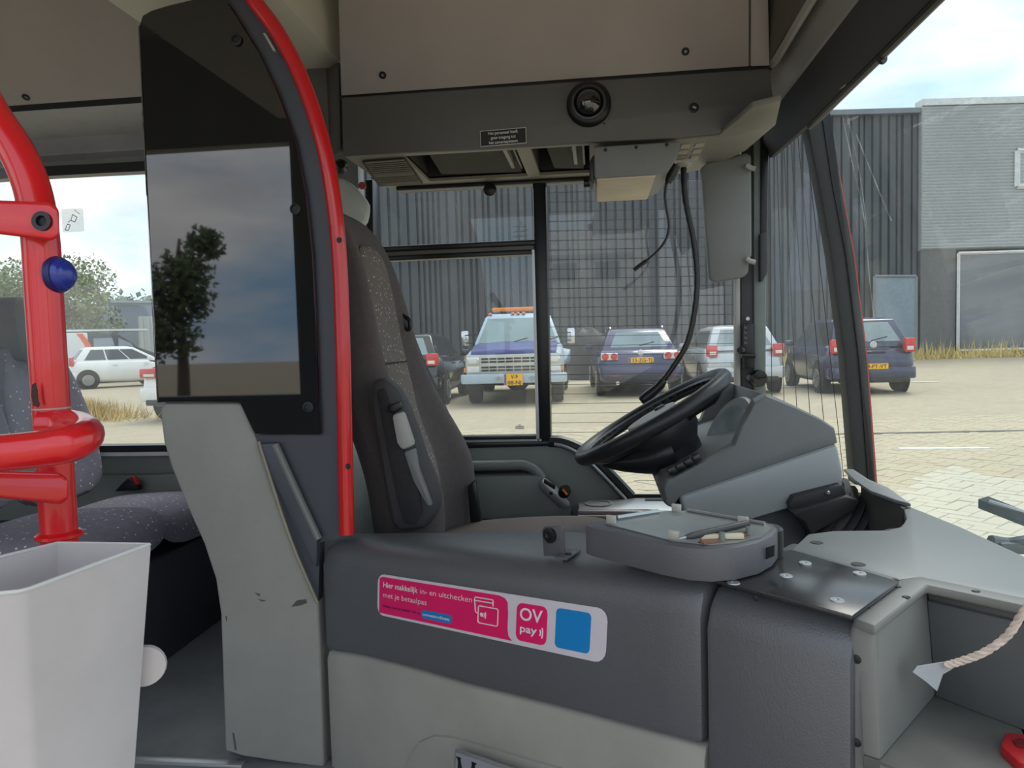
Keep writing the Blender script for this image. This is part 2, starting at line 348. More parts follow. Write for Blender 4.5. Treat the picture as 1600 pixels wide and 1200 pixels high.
def car(name, label, paint, L, Wd, H, loc, head, spec, cat='car'):
    """x forwards, y left, z up"""
    t = thing(name, label, cat, loc, head, local=True); hw = Wd / 2; hl = L / 2; S = spec
    bz = S.get('belt', .92); hz = S.get('hood', .82); tail = S.get('tail', bz)
    st = [(-hl, .42, tail * .72, hw * .84), (-hl + .06, .34, tail * .86, hw * .93), (-hl + .22, .26, tail * .985, hw * .985), (-hl + .6, .22, bz, hw), (0, .2, bz - .01, hw), (hl * .42, .2, bz - .02, hw), (hl - .95, .2, hz + .06, hw), (hl - .45, .22, hz - .03, hw * .97), (hl - .12, .26, hz - .18, hw * .88), (hl, .34, hz - .32, hw * .78)]
    secs = [[(x, y * w, z) for y, z in ((-.82, zb), (.82, zb), (.97, zb + .1), (1, zb + (zt - zb) * .55), (.965, zt - .05), (.90, zt), (-.90, zt), (-.965, zt - .05), (-1, zb + (zt - zb) * .55), (-.97, zb + .1))] for x, zb, zt, w in st]
    mk('body', G().loft(secs), paint, t, ang=50)
    # greenhouse
    rx0, rx1, fx1, fx0 = S['cab']; wb, wr = hw * .90, hw * S.get('roofw', .68)
    b0 = bz - .03; zr = H - .05
    A = [V((rx0, wb, b0)), V((rx0, -wb, b0)), V((fx0, -wb, b0)), V((fx0, wb, b0))]; B = [V((rx1, wr, zr)), V((rx1, -wr, zr)), V((fx1, -wr, zr)), V((fx1, wr, zr))]
    Cc = [V((rx1 + .14, wr * .72, H)), V((rx1 + .14, -wr * .72, H)), V((fx1 - .25, -wr * .72, H)), V((fx1 - .25, wr * .72, H))]
    mk('cabin', G().loft([A, B, Cc]), paint, t, bev=.035)
    gg = S.get('glass', M_cgl)
    mk('rear_window', on_face([A[0], A[1], B[1], B[0]], [(.1, .2), (.9, .2), (.86, .9), (.14, .9)], .006), gg, t, smooth=False)
    mk('windscreen', on_face([A[2], A[3], B[3], B[2]], [(.05, .1), (.95, .1), (.92, .93), (.08, .93)], .006), gg, t, smooth=False)
    sg = S.get('sideglass', M_cgd)
    for f in ([A[3], A[0], B[0], B[3]], [A[1], A[2], B[2], B[1]]):
        fl_ = f[0] is A[3]
        for u0, u1, k in ((.10, .36, 'q'), (.38, .64, 'm'), (.66, .93, 'f')):
            if fl_: u0, u1 = 1 - u1, 1 - u0
            mk('side_window', on_face(f, [(u0, .14), (u1, .14), (u1 - (.03 if u1 > .8 else 0), .88), (u0 + (.03 if u0 < .2 else 0), .88)], .006), sg, t, smooth=False)
    r = S.get('wr', .30)
    for x in (-hl + S.get('rov', .72), hl - .78):
        for sg_ in (-1, 1):
            mk('wheel_arch', G().lathe([(.02, 0), (r + .07, 0), (r + .07, .012), (.02, .012)], (x, sg_ * (hw - .012), r + .02), (0, sg_, 0), 26), M_blk, t)
            wheel(t, x, sg_ * (hw - .085), r, .2, sg_, S.get('spokes', 8))
    # rear
    xb = -hl
    mk('rear_bumper', G().loft([[(xb - .05 + a, y * (hw * .97 - b), z) for y, z in ((-1, S.get('bz', .3)), (1, S.get('bz', .3)), (1, S.get('bz', .3) + .24), (-1, S.get('bz', .3) + .24))] for a, b in ((0, .07), (.04, .01), (.35, -.005))]), S.get('bump', paint), t, bev=.03)
    mk('bumper_insert', G().box((xb - .03, 0, S.get('bz', .3) - .02), (.1, Wd * .78, .1)), M_blk, t, bev=.02)
    for s in (-1, 1):
        ly, lz, lw, lh = S['lamp']
        lx = xb + S.get('lx', .05)
        l = mk('tail_lamp', G().box((lx, s * ly, lz), (.16, lw, lh)), S.get('lmat', M_red), t, bev=.025)
        if S.get('ring'):
            for q in (-.5, .45): mk('lens', G().lathe([(.075, 0), (.07, .02), (.02, .035)], (lx - .075, s * ly + q * lw * .55, lz), (-1, 0, 0), 18), M_red, l)
        else: mk('reflector', G().box((lx - .078, s * (ly - lw * .05), lz - lh * .22), (.02, lw * .6, lh * .28)), S.get('rmat', M_clr), l, bev=.004)
        my = hw + .09
        mk('mirror', G().box((fx0 - .42, s * my, bz + .06), (.13, .2, .14)), S.get('mir', paint), t, bev=.04)
    plate(t, (xb - .035 if S['pz'] > .55 else xb - .07, 0, S['pz']), (0, -1, 0), (0, 0, 1), .52, .11, S['plate'], (-1, 0, 0))
    if S.get('emblem'):
        e = G().lathe([(.065, 0), (.065, .012), (.05, .014), (.05, .004), (.005, .004)], (xb + S.get('ex', -.01), 0, S['emblem'][1]), (-1, 0, 0), 24)
        k = S['emblem'][0]; o = V((xb + S.get('ex', -.01) - .012, 0, S['emblem'][1]))
        if k == 'wings': e.tube([o + V((0, y, z)) for y, z in ((.05, .01), (.02, .012), (0, -.02), (-.02, .012), (-.05, .01))], .008, 5)
        elif k == 'ovals':
            e.tube([o + V((0, .022 * cos(a), .045 * sin(a))) for a in [2 * pi * i / 14 for i in range(14)]], .006, 5, True); e.tube([o + V((0, .045 * cos(a), .025 + .014 * sin(a))) for a in [2 * pi * i / 14 for i in range(14)]], .006, 5, True)
        else:
            e.tube([o + V((0, y, z)) for y, z in ((.035, .045), (.012, .0), (0, .03), (-.012, 0), (-.035, .045))], .005, 5); e.tube([o + V((0, y, z)) for y, z in ((.045, .015), (.018, -.045), (0, -.005), (-.018, -.045), (-.045, .015))], .005, 5)
        mk('emblem', e, M_chr, t)
    if S.get('rails'):
        for s in (-1, 1):
            mk('roof_rail', G().tube(spline([(rx1 + .1, s * wr * .92, H - .04), (rx1 + .22, s * wr * .92, H + .035), (0, s * wr * .95, H + .04), (fx1 - .35, s * wr * .92, H + .03), (fx1 - .2, s * wr * .92, H - .04)], 4), .02, 6), M_chr, t)
    if S.get('ring'):
        for s in (-1, 1):
            mk('bumper_reflector', G().box((xb - .055, s * .55, .44), (.02, .22, .035)), M_red, t, bev=.004); mk('exhaust', G().lathe([(.04, 0), (.04, .14), (.032, .14), (.032, .02)], (xb + .06, s * .5, .3), (-1, 0, 0), 12), M_chr, t)
    mk('wiper', G().tube([(rx0 + .0, 0, b0 + .13), (rx0 + .05, -.32, b0 + .2)], .012, 5), M_blk, t)
    mk('tailgate_handle', G().box((xb - .01, 0, S.get('tz', .72)), (.06, S.get('tw', .6), .045)), S.get('tm', paint), t, bev=.01)
    for s in (-1, 1):
        for dx in (-.15, .85): mk('door_handle', G().box((dx - .2, s * (hw + .005), bz - .14), (.16, .03, .03)), paint, t, bev=.008)
    return t
def put(px, py, dist):
    """ground point seen at column px, dist metres along the view"""
    p = at(px, py, D=dist); return V((p.x, p.y, 0))
M_mz = mat('paint_indigo', (44, 46, 88), .25, coat=.6, var=.05); M_sv = mat('paint_silver', (186, 190, 194), .3, metal=.4, coat=.5, var=.04); M_yb = mat('paint_navy', (34, 42, 76), .25, coat=.6, var=.05)
M_bk = mat('paint_black', (22, 23, 26), .2, coat=.7, var=.05); M_wt = mat('paint_white', (228, 228, 226), .3, coat=.5, var=.03)
HD = R(92)
def fwd_off(h, d): return V((cos(h), sin(h), 0)) * d
car('estate_car', 'indigo estate car with silver roof rails parked between pickup and silver hatchback', M_mz, 4.7, 1.78, 1.46, put(1002, 600, 15.6) + fwd_off(R(93), 2.35), R(93), dict(cab=(-2.1, -1.62, .15, .95), lamp=(.66, .86, .36, .15), lmat=M_clr, ring=True, pz=.72, plate=['33-ZG-TJ'], emblem=('wings', .93), belt=.98, tail=1.0, bz=.42, rails=True, wr=.32, roofw=.7, tz=.62))
car('hatchback', 'silver hatchback parked between indigo estate and navy hatchback', M_sv, 3.95, 1.68, 1.46, put(1165, 590, 15.4) + fwd_off(R(91.5), 1.97), R(91.5), dict(cab=(-1.88, -1.5, .2, .95), lamp=(.68, .93, .22, .24), pz=.55, plate=['5-XRV-81'], emblem=('letters', .9), belt=.95, tail=.98, bz=.34, tz=.66))
car('hatchback', 'navy blue hatchback parked in front of the glass door of the warehouse', M_yb, 3.75, 1.70, 1.53, put(1364, 590, 14.6) + fwd_off(R(90.5), 1.87), R(90.5), dict(cab=(-1.78, -1.42, .3, 1.15), lamp=(.70, .96, .2, .28), pz=.50, plate=['39-PT-VT'], emblem=('ovals', .98), belt=.96, tail=1.0, bz=.3, tz=.9, tm=M_yb))
car('hatchback', 'black hatchback parked left of the old pickup, partly behind the seat', M_bk, 4.0, 1.72, 1.46, put(622, 600, 14.6) + fwd_off(R(91), 2.0), R(91), dict(cab=(-1.9, -1.5, .2, .95), lamp=(.70, .93, .24, .24), pz=.55, plate=['8-KSB-40'], belt=.96, tail=.98, bz=.34))
car('hatchback', 'small white hatchback seen side on beyond the passenger window', M_wt, 3.5, 1.62, 1.46, put(192, 580, 27.0), R(44), dict(cab=(-1.62, -1.25, .3, 1.15), lamp=(.68, .95, .16, .3), pz=.55, plate=['4-TJX-92'], belt=.95, tail=.97, bz=.34, glass=M_cgd, wr=.29, rov=.52))
car('saloon_car', 'white car with wide red tail lamp, mostly hidden behind smoked glass', M_wt, 4.4, 1.8, 1.45, put(292, 600, 13.6) + fwd_off(R(70), 1.6), R(84), dict(cab=(-1.75, -1.2, .3, 1.1), lamp=(.66, .86, .36, .17), pz=.55, plate=['R-481-FZ'], belt=.92, tail=.95, bz=.36))

def pickup():
    M_lb = mat('paint_pale_blue', (166, 182, 194), .45, var=.06); M_db = mat('paint_faded_blue', (46, 56, 118), .4, var=.12, vs=2); M_gr = mat('grille_metal', (190, 188, 178), .4, metal=.3)
    h = R(273); d = 14.3; t = thing('pickup_truck', 'old pale blue pickup truck with faded dark blue bonnet and amber beacon bar', 'truck', put(803, 600, d) - fwd_off(h, 2.6), h, local=True)
    # x forwards, front at 2.6
    hw = 1.0
    st = [(-2.9, .62, 1.15, hw * .96), (-.6, .6, 1.18, hw), (.9, .6, 1.2, hw), (1.1, .62, 1.16, hw), (2.3, .64, 1.06, hw * .97), (2.48, .66, 1.02, hw * .95)]
    mk('body', G().loft([[(x, y * w, z) for y, z in ((-.96, a), (.96, a), (1, a + .12), (1, (a + b) / 2), (.97, b - .06), (.90, b), (-.90, b), (-.97, b - .06), (-1, (a + b) / 2), (-1, a + .12))] for x, a, b, w in st]), M_lb, t, bev=.02)
    bn = mk('bonnet', G().loft([[(x, -w, z - .03), (x, -w, z), (x, -w * .3, z + .035), (x, 0, z + .022), (x, w * .3, z + .035), (x, w, z), (x, w, z - .03)] for x, z, w in ((1.02, 1.215, .86), (1.7, 1.165, .85), (2.38, 1.09, .84), (2.5, 1.05, .83), (2.53, .99, .83))]), M_db, t, ang=60)
    A = [V((-.9, .93, 1.16)), V((-.9, -.93, 1.16)), V((1.08, -.93, 1.18)), V((1.08, .93, 1.18))]; B = [V((-.75, .72, 1.80)), V((-.75, -.72, 1.80)), V((.5, -.72, 1.80)), V((.5, .72, 1.80))]; Cc = [V((-.65, .6, 1.86)), V((-.65, -.6, 1.86)), V((.36, -.6, 1.86)), V((.36, .6, 1.86))]
    mk('cab', G().loft([A, B, Cc]), M_lb, t, bev=.03)
    mk('windscreen', on_face([A[2], A[3], B[3], B[2]], [(.04, .06), (.96, .06), (.95, .92), (.05, .92)], .008), mat('pickup_glass', (120, 138, 138), .08, var=.2, vs=1.5, spec=.8), t, smooth=False)
    for f in ([A[3], A[0], B[0], B[3]], [A[1], A[2], B[2], B[1]]): mk('side_window', on_face(f, [(.1, .12), (.9, .12), (.88, .9), (.14, .9)], .008), M_cgd, t, smooth=False)
    for y in (.45, -.2): mk('wiper', G().tube([(1.12, y, 1.2), (1.03, y + .42, 1.31)], .012, 5), M_blk, t)
    g = mk('grille', G().box((2.51, 0, .80), (.06, 1.86, .40)), M_gr, t, bev=.015)
    for z in (.885, .72):
        for k in range(8):
            for dz in (-.03, .03): mk('grille_slot', G().box((2.545, -.56 + k * .16, z + dz), (.01, .14, .035)), M_blk, g, smooth=False)
    for s in (-1, 1):
        l = mk('headlamp', G().box((2.54, s * .79, .885), (.05, .24, .15)), M_chr, t, bev=.01); mk('lens', G().box((2.565, s * .79, .885), (.02, .17, .1)), M_clr, l, bev=.008)
        mk('headlamp', G().box((2.54, s * .79, .715), (.05, .24, .12)), M_clr, t, bev=.01)
        mk('turn_lamp', G().box((2.5, s * .955, .70), (.06, .05, .09)), M_or, t, bev=.01)
        m = mk('door_mirror', G().box((.75, s * 1.16, 1.33), (.07, .17, .34)), M_chr, t, bev=.03); mk('mirror_arm', G().tube([(.78, s * .93, 1.22), (.78, s * 1.16, 1.24)], .015, 6), M_blk, m); mk('mirror_arm', G().tube([(.78, s * .86, 1.42), (.78, s * 1.16, 1.40)], .015, 6), M_blk, m)
        mk('mudguard', G().loft([[(x, s * (1.0 + w), z0), (x, s * .9, z0), (x, s * .9, z1), (x, s * (1.0 + w), z1 - .06)] for x, w, z0, z1 in ((-2.6, .06, .65, .8), (-2.3, .16, .7, 1.02), (-1.9, .18, .75, 1.06), (-1.5, .16, .7, 1.02), (-1.25, .05, .65, .8))]), M_lb, t, bev=.02)
    b = mk('front_bumper', G().loft([[(2.56 + a, y * (1.04 - c), z) for y, z in ((-1, .44), (1, .44), (1, .62), (-1, .62))] for a, c in ((0, 0), (.12, .02), (.17, .07))]), M_lb, t, bev=.025)
    for y in (-.28, .36): mk('tow_hook', G().tube([(2.74, y - .04, .50), (2.78, y - .04, .58), (2.78, y + .04, .58), (2.74, y + .04, .50)], .018, 6), M_gr, b)
    plate(t, (2.745, .0, .40), (0, 1, 0), (0, 0, 1), .36, .225, ['V-9', '08-NJ'], (1, 0, 0))
    for x, w in ((1.75, .24), (-1.9, .3)):
        for s in (-1, 1): wheel(t, x, s * (.84 + (.1 if x < 0 else 0)), .38, w, s, 6)
    mk('axle', G().lathe([(.05, -.8), (.06, -.2), (.16, -.1), (.16, .15), (.06, .25), (.05, .8)], (1.75, 0, .4), (0, 1, 0), 12), M_blk, t)
    mk('chassis', G().box((0, 0, .55), (4.9, .8, .14)), M_blk, t)
    bar = mk('beacon_bar', G().box((.1, 0, 1.965), (.22, 1.2, .09)), M_or, t, bev=.03); mk('bar_foot', G().box((.1, .4, 1.89), (.1, .08, .08)), M_blk, bar); mk('bar_foot', G().box((.1, -.4, 1.89), (.1, .08, .08)), M_blk, bar)
    for y in (-.62, -.12, 0, .12, .62): mk('roof_lamp', G().lathe([(.045, 0), (.04, .03), (.02, .045)], (.43, y, 1.845), (0, 0, 1), 12), mat('lamp_amber_red', (205, 98, 52), .3), t)
pickup()
# dark tarpaulin heap between the pickup and the estate car
random.seed(5); c = put(917, 590, 23.5); secs = []
for i, (r, z) in enumerate(((.8, 0), (.82, .5), (.74, 1.0), (.58, 1.35), (.3, 1.55), (.05, 1.6))):
    secs.append([c + RIGHT * (r * cos(a) * (1 + .08 * sin(3 * a + i))) + LOOK * (r * 1.2 * sin(a)) + V((0, 0, z + .05 * sin(5 * a))) for a in [2 * pi * k / 18 for k in range(18)]])
tag(mk('tarpaulin_cover', G().loft(secs), mat('tarpaulin', (38, 39, 42), .6, var=.3, vs=4)), 'dark tarpaulin covered heap standing against the warehouse beside the pickup', 'tarpaulin')

# ---- beyond the passenger window
def box_on(px, w, dp, h, dist, yaw, m, name, par, z0=0.0):
    c = put(px, 560, dist); rot = Matrix.Rotation(yaw, 3, 'Z')
    return mk(name, G().box(c + V((0, 0, z0 + h / 2)), (w, dp, h), rot), m, par, bev=.03)
yw = R(38)
def lorry():
    d = 31.0; c = put(136, 560, d); t = thing('box_van', 'white van with curved orange stripe and black rear half beyond white hatchback', 'van', c, yw, local=True)
    Mw = mat('van_white', (216, 217, 218), .4, var=.03); Mo = mat('van_orange', (236, 104, 48), .45, var=.04); Md = mat('van_dark', (58, 62, 70), .3, var=.1)
    mk('box_body', G().box((-1.6, 0, 1.2), (3.3, 1.9, 1.75)), Mw, t, bev=.05)
    mk('cabin', G().loft([[(x, y * w, z) for y, z in ((-1, .45), (1, .45), (1, .45 + (zt - .45) * .6), (.9, zt), (-.9, zt), (-1, .45 + (zt - .45) * .6))] for x, zt, w in ((.05, 2.07, .95), (1.2, 2.0, .95), (1.9, 1.45, .93), (2.5, 1.2, .9), (2.65, .8, .85))]), Md, t, bev=.03)
    for x0_, x1_ in ((.25, 1.05), (1.15, 1.75)): mk('side_window', G().prism([(x0_, -.96, 1.35), (x1_, -.96, 1.35), (x1_ - .12, -.92, 1.85 if x1_ < 1.2 else 1.6), (x0_, -.92, 1.85)], (0, .03, 0)), mat('van_glass', (128, 140, 150), .1), t, smooth=False)
    mk('orange_stripe', G().prism([(-.1 + .35 * sin(pi * k / 8) - .25, -.965, .35 + 1.7 * k / 8) for k in range(9)] + [(.12 + .35 * sin(pi * k / 8) - .25, -.965, .35 + 1.7 * k / 8) for k in range(8, -1, -1)], (0, .02, 0)), Mo, t, smooth=False)
    mk('lower_skirt', G().box((-.6, 0, .37), (5.0, 1.92, .2)), M_blk, t); mk('ladder_rack', G().box((.3, 0, 2.18), (4.0, 1.5, .08)), Mw, t)
    g = G(); put_text(g, 'A', (-1.7, -.975, 1.35), (1, 0, 0), (0, 0, 1), .3, .03, .42); mk('logo', g, mat('logo_red', (190, 70, 50), .5), t, smooth=False)
    g = G()
    for k in range(4): g.box((-1.5, -.958, .72 + k * .12), (1.0 - .1 * k, .01, .035))
    mk('print_lines', g, mat('print_grey', (180, 182, 186), .6), t, smooth=False)
    for x in (-2.0, 1.7):
        for s in (-1, 1): wheel(t, x, s * .86, .34, .2, s, 6)
lorry()
ct = thing('shipping_container', 'pale grey ribbed container beside blue shed beyond the passenger window', 'container', put(236, 560, 38), R(35), local=True)
mk('body', G().box((1.2, 0, 1.75), (3.4, 2.4, 2.5)), mat('container_grey', (186, 190, 188), .5, var=.05), ct, smooth=False)
for k in range(11): mk('rib', G().box((-.4 + k * .31, -1.22, 1.75), (.14, .06, 2.4)), mat('container_grey', (186, 190, 188), .5), ct, smooth=False)
mk('foot', G().box((1.2, 0, .25), (3.3, 2.3, .5)), M_blk, ct, smooth=False)
sh = thing('storage_shed', 'pale blue grey flat roofed shed behind the white van', 'building', put(215, 560, 42), R(36), local=True)
mk('wall', G().box((1.5, 2, 2.0), (6.5, 5, 4.0)), mat('shed_wall', (150, 158, 174), .7, var=.06, vs=.8), sh, smooth=False); mk('roof', G().box((1.5, 2, 4.05), (6.8, 5.3, .12)), mat('shed_roof', (170, 176, 188), .6), sh, smooth=False)
mk('door', G().box((.6, -.52, 1.0), (.9, .08, 2.0)), mat('shed_door', (96, 102, 112), .6), sh, smooth=False)
M_leaf = [mat('leaf_olive', (136, 144, 108), .8, var=.35, vs=1.5), mat('leaf_green', (84, 100, 62), .8, var=.35, vs=1.5)]; M_bark = mat('bark', (84, 74, 62), .9)
def tree(loc, h, w, label, m, n=2600, ls=.22, grp=None, seed=1):
    rnd = random.Random(seed); t = thing('tree', label, 'tree', loc, 0, grp, local=True)
    mk('trunk', G().tube(spline([(0, 0, 0), (.05, .02, h * .3), (0, .05, h * .6), (.1, 0, h * .85)], 3), [.035 * h * (1 - .09 * i) for i in range(10)], 8), M_bark, t)
    lobes = [(V((rnd.gauss(0, w * .30), rnd.gauss(0, w * .30), h * rnd.uniform(.30, .88))), rnd.uniform(.16, .30) * w) for _ in range(14)]
    g = G()
    for i in range(n):
        c, r = rnd.choice(lobes); d = V((rnd.gauss(0, 1), rnd.gauss(0, 1), rnd.gauss(0, .8))).normalized() * r * rnd.uniform(.55, 1.05); p = c + d
        a = V((rnd.gauss(0, 1), rnd.gauss(0, 1), rnd.gauss(0, 1))).normalized(); b = a.cross(d.normalized() + V((.1, .2, .3))).normalized(); s = ls * rnd.uniform(.6, 1.2)
        g.add([p - a * s, p + b * s * .6, p + a * s, p - b * s * .6], [(0, 1, 2, 3)])
    mk('foliage', g, m, t, smooth=False, kind='stuff')
tree(put(14, 560, 43), 7.4, 4.8, 'olive green tree behind the red pole, left edge of photo', M_leaf[0], 6500, .12, seed=2)
tree(put(98, 560, 37), 6.0, 4.6, 'broad pale green tree behind the white van, beside red pole', M_leaf[0], 6500, .11, seed=4)
for px, dd, tl in ((160, 66, 'distant hazy tree between the white van and the blue shed'), (215, 80, 'distant hazy green tree rising over the flat shed roof'), (268, 95, 'farthest hazy tree on the horizon beside the smoked glass edge')): tree(put(px, 560, dd), 6.2 + (dd - 66) * .06, 7.0, tl, mat('leaf_far', (128, 138, 118), .9, var=.2), 1500, .36, 'trees on the horizon', seed=20 + px)
# behind the camera: the opposite side of the street, seen only as reflections
ob = thing('site_cabin', 'tall pale site cabin across the street, mirrored faintly in the side window', 'cabin', (-.05, -14, 0), 0, local=True)
mk('body', G().box((0, -1.3, 2.0), (2.75, 2.6, 4.0)), mat('cabin_white', (236, 234, 228), .7), ob, bev=.03)
for x in (-.75, .35): mk('window', G().box((x, .01, 3.0), (.62, .08, .42)), mat('cabin_glass', (110, 116, 122), .2), ob, bev=.01)
mk('lintel', G().box((-.1, .01, 3.36), (2.2, .06, .12)), mat('cabin_trim', (170, 168, 164), .5), ob, smooth=False)
tree(V((-9.0, -12, 0)), 4.3, 2.1, 'dark tree across the street, mirrored in the smoked glass', M_leaf[1], 3200, .085, seed=9)
tree(V((-19, -16, 0)), 6.5, 5.0, 'dark rounded tree across the street farther back than its neighbour', M_leaf[1], 2200, .22, seed=10)
# ================================================================== BUS SHELL
YW = 2.55; YP = 1.56; FLOOR = .295; ROOF = 2.55
def slab(pts, vec, **k): return G().prism(pp(pts, **k), vec)
M_lg = mat('plastic_light_grey', (172, 172, 168), .55, var=.06, bump=.15, bs=400); M_mg = mat('plastic_mid_grey', (122, 124, 123), .5, var=.06, bump=.2, bs=400); M_dg = mat('plastic_dark_grey', (97, 97, 94), .5, var=.05, bump=.2, bs=400)
M_bg = mat('plastic_beige', (180, 172, 167), .6, var=.04); M_cr = mat('plastic_cream', (212, 206, 190), .55, var=.04); M_fl = mat('floor_vinyl', (132, 134, 138), .5, var=.15, vs=5, rgb2=(108, 110, 114)); M_blue = mat('panel_blue_grey', (74, 77, 86), .45, var=.06)
M_rub = mat('rubber_black', (24, 25, 27), .35, var=.1); M_gre = mat('panel_grey_green', (124, 128, 124), .5, var=.05, bump=.2, bs=400); M_alu = mat('aluminium', (180, 182, 184), .35, metal=.7, var=.06)
M_redp = mat('red_coating', (214, 26, 34), .28, coat=.5, var=.04); M_scr = mat('screw_dark', (30, 30, 32), .5)
GLS = glass('window_pane', dirt=.02, dmax=.07); GLS2 = glass('windscreen_pane', dirt=.015, dmax=.06, ds=5, refl=.6); GLS3 = glass('saloon_pane', dirt=.04, dmax=.10, ds=2)
zw1b = at(205, 697, Y=YW).z; zw1t = at(150, 262, Y=YW).z
Xj = at(577, 500, Y=YW).x; Xr = -1.25; XB = -4.2; zdt = at(700, 289, Y=YW).z
zu = at(700, 293, Y=YW).z
struct('floor', G().bb((XB, .2, FLOOR - .08), (-.60, 2.6, FLOOR)).bb((-.60, 1.62, FLOOR - .08), (1.0, 2.6, FLOOR)).bb((-.60, .2, .04), (1.0, 1.62, .12)), M_fl)
struct('ceiling', G().bb((XB, .05, ROOF), (.44, 2.62, ROOF + .06)), M_cr)
struct('wall_rear', G().bb((XB - .05, .1, FLOOR), (XB, 2.6, ROOF)), M_lg)
wl_ = struct('wall_left', G().bb((XB, YW, FLOOR - .2), (Xj - .03, YW + .06, zw1b)).bb((Xr, YW, zw1b), (Xj - .02, YW + .06, ROOF)).bb((XB, YW, zw1t), (.62, YW + .06, ROOF)), M_gre, smooth=False)
# right hand side with the open front door the photo is taken through
mk_r = struct('wall_right', G().bb((XB, .05, FLOOR - .2), (-1.15, .12, 1.05)).bb((XB, .05, 2.1), (.62, .12, ROOF)).bb((-1.25, .05, 1.05), (-1.1, .12, 2.1)).bb((-2.75, .05, 1.05), (-2.65, .12, 2.1)).bb((.36, .05, FLOOR - .2), (.42, .12, 2.1)), M_lg, smooth=False)
# saloon window
w1 = struct('window_1', slab([(-400, 250 + 30), (20, 262), (150, 256), (330, 246), (330, 262), (150, 271), (20, 278), (-400, 310)], (0, .05, 0), Y=YW - .02), M_rub, smooth=False)
mk('pane', G().bb((XB, YW + .02, zw1b - .02), (Xr + .02, YW + .026, zw1t + .02)), GLS3, w1, smooth=False)
mk('sill', G().bb((XB, YW - .03, zw1b - .02), (Xr, YW + .03, zw1b + .006)), M_rub, w1, smooth=False)
mk('sill_strip', G().bb((XB, YW - .035, zw1b - .032), (Xr, YW - .0, zw1b - .018)), mat('white_strip', (205, 206, 206), .4), w1, smooth=False)
mk('side_panel', slab([(120, 742), (205, 742), (330, 738), (330, 900), (120, 900)], (0, .03, 0), Y=YW - .03), M_gre, w1, bev=.01)
# sticker on the saloon window
sk = at(112, 347, Y=YW + .015); g = G().prism(rrect(at(98, 363, Y=YW + .012), V((1, 0, 0)), V((0, 0, 1)), .085, .085, .006), (0, .003, 0))
st = tag(mk('window_sticker', g, glass('sticker_film', tint=(.97, .97, .97), refl=.5, dirt=.22, dmax=.3), smooth=False), 'square pale sticker with bottle and spray symbol on the saloon window pane', 'sticker')
o = at(98, 363, Y=YW + .011); g = G()
def ln(a, b, r=.0014): g.tube([o + V((a[0], 0, a[1])) * .085, o + V((b[0], 0, b[1])) * .085], r, 4)
for a, b in (((.12, .1), (.25, .35)), ((.25, .35), (.38, .3)), ((.38, .3), (.28, .08)), ((.28, .08), (.12, .1)), ((.42, .5), (.52, .75)), ((.52, .75), (.72, .62)), ((.72, .62), (.6, .42)), ((.6, .42), (.42, .5)), ((.3, .42), (.38, .5))): ln(a, b)
for k in range(5): ln((.62 + .05 * k, .9 - .03 * k), (.66 + .05 * k, .95 - .05 * k), .001)
mk('symbol', g, mat('sticker_ink', (120, 124, 126), .6), st, smooth=False)

# cove and ceiling panel over the saloon window
def ex(secpts, xa, xb): return G().loft([[V((x, p[0], p[1])) for p in secpts] for x in (xa, xb)])
def yz(px, py, Y): return (Y, at(px, py, Y=Y).z)
a, b, c, d, e, f = yz(120, 252, 2.555), yz(120, 240, 2.52), yz(120, 214, 2.46), yz(120, 168, 2.30), yz(120, 158, 2.28), yz(100, 0, 1.98)
XF = at(300, 100, Y=2.3).x + .5
struct('trim_1', ex([a, b, (b[0], b[1] + .004), c, (c[0] + .1, c[1] + .05), (2.6, c[1])], XB, XF), mat('cove_grey', (150, 150, 154), .5), smooth=True, ang=60)
struct('trim_2', ex([c, d, (d[0] + .03, d[1] + .02), (c[0] + .05, c[1] + .02)], XB, XF), mat('cove_light', (172, 172, 174), .5))
cp = struct('trim_3', ex([e, (e[0] - .012, e[1] - .002), (f[0] + (f[0] - e[0]) * .9, f[1] + (f[1] - e[1]) * .9), (f[0] + .05, f[1] + .3)], XB, XF), M_bg)
struct('trim_4', ex([d, e, (e[0] + .03, e[1] + .02), (d[0] + .03, d[1] + .02)], XB, XF), M_rub)
pn = V((0, e[1] - f[1], f[0] - e[0])).normalized(); pn = -pn if pn.y > 0 else pn
q = at(41, 151, P=(V((0, e[0] - .012, e[1])), pn)); mk('screw', G().lathe([(.012, 0), (.012, .006), (.006, .006), (.006, .002), (.002, .002)], q - pn * .001, pn, 14), M_scr, cp)
# cream cross member above the partition
zc = at(515, 88, Y=2.0).z; xa = at(220, 45, Z=zc).x; xb = at(524, 88, Y=2.0).x
struct('trim_5', G().loft([[V((xa, y, zc + .5)), V((xa, y, zc + .02)), V((xa + .02, y, zc)), V((xb - .06, y, zc)), V((xb - .02, y, zc + .02)), V((xb, y, zc + .07)), V((xb, y, zc + .5))] for y in (.6, 2.35)]), M_cr)

# ---- driver's side window
w2 = struct('window_2', slab([(832, 280), (853, 280), (861, 692), (841, 692)], (0, .07, 0), Y=2.50), M_rub, bev=.006)
mk('jamb', slab([(570, 280), (582, 280), (589, 695), (576, 695)], (0, .07, 0), Y=2.50), M_rub, w2, bev=.005)
mk('transom', slab([(576, 386), (836, 374), (836, 382), (576, 394)], (0, .05, 0), Y=2.50), M_rub, w2, bev=.004)
mk('sash_groove', slab([(576, 394), (836, 382), (836, 390), (576, 402)], (0, .03, 0), Y=2.52), mat('groove_grey', (104, 102, 98), .4), w2, smooth=False)
mk('sash_rail', slab([(576, 401), (836, 389), (836, 397), (576, 409)], (0, .05, 0), Y=2.505), M_rub, w2, bev=.004)
mk('sash_stile', slab([(831, 390), (835, 390), (843, 690), (838, 690)], (0, .04, 0), Y=2.495), M_alu, w2, smooth=False)
